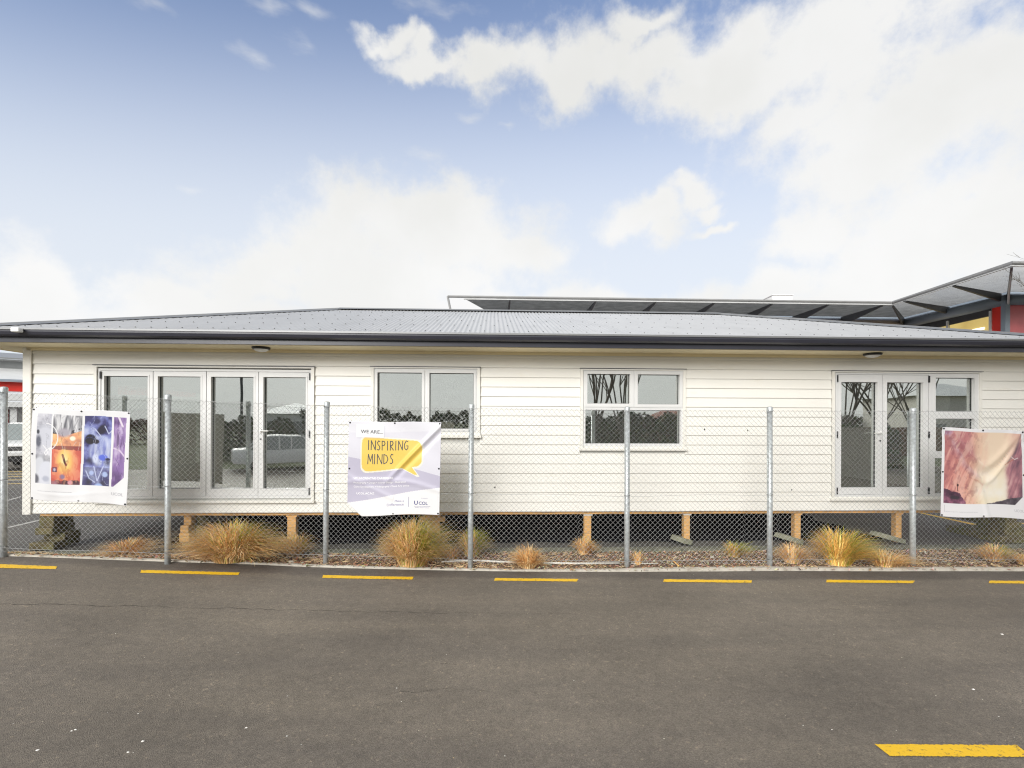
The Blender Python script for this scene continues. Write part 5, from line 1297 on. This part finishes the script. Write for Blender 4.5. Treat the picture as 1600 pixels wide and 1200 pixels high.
def bush(lab, loc, rx, ry, h, n, cols, group='bushes across the road', name='bush'):
    mb = MB(); r = random.Random(hash(lab) % 1000 if 0 else len(lab))
    for _ in range(n):
        a = r.random()*2*PI; zz = r.random(); rr = math.sqrt(max(0, 1-(zz*1.05-.25)**2))*r.uniform(.75, 1.05)*(1+.15*math.sin(a*5+zz*7))
        p = Vector((rx*rr*math.cos(a), ry*rr*math.sin(a), h*zz*(1+.1*math.sin(a*3)))); s = r.uniform(.07, .16)
        d1 = Vector((r.uniform(-1, 1), r.uniform(-1, 1), r.uniform(-1, 1))).normalized()*s; d2 = d1.orthogonal().normalized()*s*.6
        mb.add([p-d1, p+d2, p+d1, p-d2], [(0,1,2,3)], tuple(q*r.uniform(.7, 1.3) for q in r.choice(cols)))
    o = mb.build(name, LEAFM); o.location = loc; tag(o, lab, 'bush', group)
DG = [(.09,.105,.055), (.12,.135,.065), (.065,.08,.045)]; RDg = [(.22,.13,.10), (.16,.11,.08), (.11,.11,.07)]
bush('round dark bush across the road, mirrored in the third bifold leaf', gp(368, 26), 1.6, 1.4, 2.1, 2600, DG)
bush('round dark bush across the road, mirrored in the last bifold leaf', gp(428, 25), 1.2, 1.2, 2.0, 2200, DG)
bush('dark shrub across the road, mirrored low in the double doors', gp(1345, 22), 1.6, 1.2, 1.9, 2400, DG)
bush('dark shrub across the road, mirrored in the lower light of the four pane window', gp(1010, 22), 1.9, 1.3, 2.3, 3000, DG)
bush('dark shrub across the road, mirrored under the bare tree trunks', gp(930, 30), 2.4, 1.3, 2.2, 3000, DG)
def hedge(lab, px0, px1, D, h, cols):
    a, b = Vector(gp(px0, D)), Vector(gp(px1, D)); mb = MB(); r = random.Random(4); d = b-a; nn = Vector((-d.y, d.x, 0)).normalized()
    for _ in range(int(d.length*260)):
        t = r.random(); p = d*t + nn*r.uniform(-.5, .5); z = h*(1-abs(r.random())**2.5)*(1+.07*math.sin(t*23+1)+.05*math.sin(t*61+2)+.05*math.sin(t*131)+.03*math.sin(t*307))*r.uniform(.93, 1.04); s = r.uniform(.08, .2)
        d1 = Vector((r.uniform(-1, 1), r.uniform(-1, 1), r.uniform(-1, 1))).normalized()*s; d2 = d1.orthogonal().normalized()*s*.6; p = p+Vector((0, 0, z))
        mb.add([p-d1, p+d2, p+d1, p-d2], [(0,1,2,3)], tuple(q*r.uniform(.7, 1.3) for q in r.choice(cols)))
    o = mb.build('hedge', LEAFM); o.location = a; tag(o, lab, 'hedge')
hedge('reddish brown clipped hedge across the grass, mirrored in the left bifold leaves', 60, 330, 42, 1.9, RDg)
hedge('dark green hedge across the grass, mirrored in the two pane window', 470, 900, 40, 2.6, DG)
hedge('tall dark hedge beyond the bare trees on the far verge', 850, 1650, 44, 2.4, DG)
def far_house(lab, px, D, w_, dpt, h, rh, wall, roof, rz=0):
    p = gp(px, D); e = empty('far_house', p, rz); tag(e, lab, 'house', 'houses across the road')
    q = MB(); q.box(-w_/2, w_/2, -dpt/2, dpt/2, 0, h); q.build('wall', wall, e)
    q = MB(); x, y = w_/2+.4, dpt/2+.4; q.add([(-x,-y,h), (x,-y,h), (x,y,h), (-x,y,h), (-x+y*.8,0,h+rh), (x-y*.8,0,h+rh)], [(0,1,5,4), (1,2,5), (2,3,4,5), (3,0,4), (0,3,2,1)]); q.build('roof', roof, e)
    for k in (-1, 1):
        q = MB(); q.box(k*w_*.28-.6, k*w_*.28+.6, dpt/2, dpt/2+.04, .9, 2.0); q.build('window', MIDG, e)
far_house('white walled house across the road, mirrored in the last bifold leaf', 462, 46, 5, 6, 2.7, 1.1, LGREY, LGREY)
far_house('pale house with red brown roof, mirrored in the double doors', 1455, 40, 7, 6, 4.2, 1.2, BRICK, LGREY, .1)
far_house('brown roofed house beyond the shrubs, mirrored in the four pane window', 1100, 46, 9, 7, 2.5, 1.6, TILE, TILE)
fe = MB(); a, b = Vector(gp(1180, 30)), Vector(gp(1640, 30)); d = (b-a); fe.box(0, d.length, -.03, .03, 0, 1.8); fo = fe.build('paling_fence', FENCEB); fo.location = a; fo.rotation_euler = (0, 0, math.atan2(d.y, d.x)); tag(fo, 'brown paling fence on the far verge, mirrored in the double doors', 'fence')
up = empty('utility_pole', gp(376, 34)); tag(up, 'tall dark utility pole across the road, mirrored in the third bifold leaf', 'pole')
q = MB(); q.tube([(0,0,-.1), (0,0,5), (.05,0,6.6)], [.10,.085,.07], 10); q.build('pole', FIN, up); q = MB(); q.tube([(0,0,6.3), (.3,.1,6.8), (.9,.2,6.95)], .035, 6); q.build('lamp_arm', FIN, up)
p = gp(450, 21); car('white saloon parked across the road, mirrored in the last bifold leaf', (p[0], p[1], -.02), R(62), 4.3, 1.7, 1.42, suv=False)
print('objects', len(bpy.data.objects), 'ridge px check')
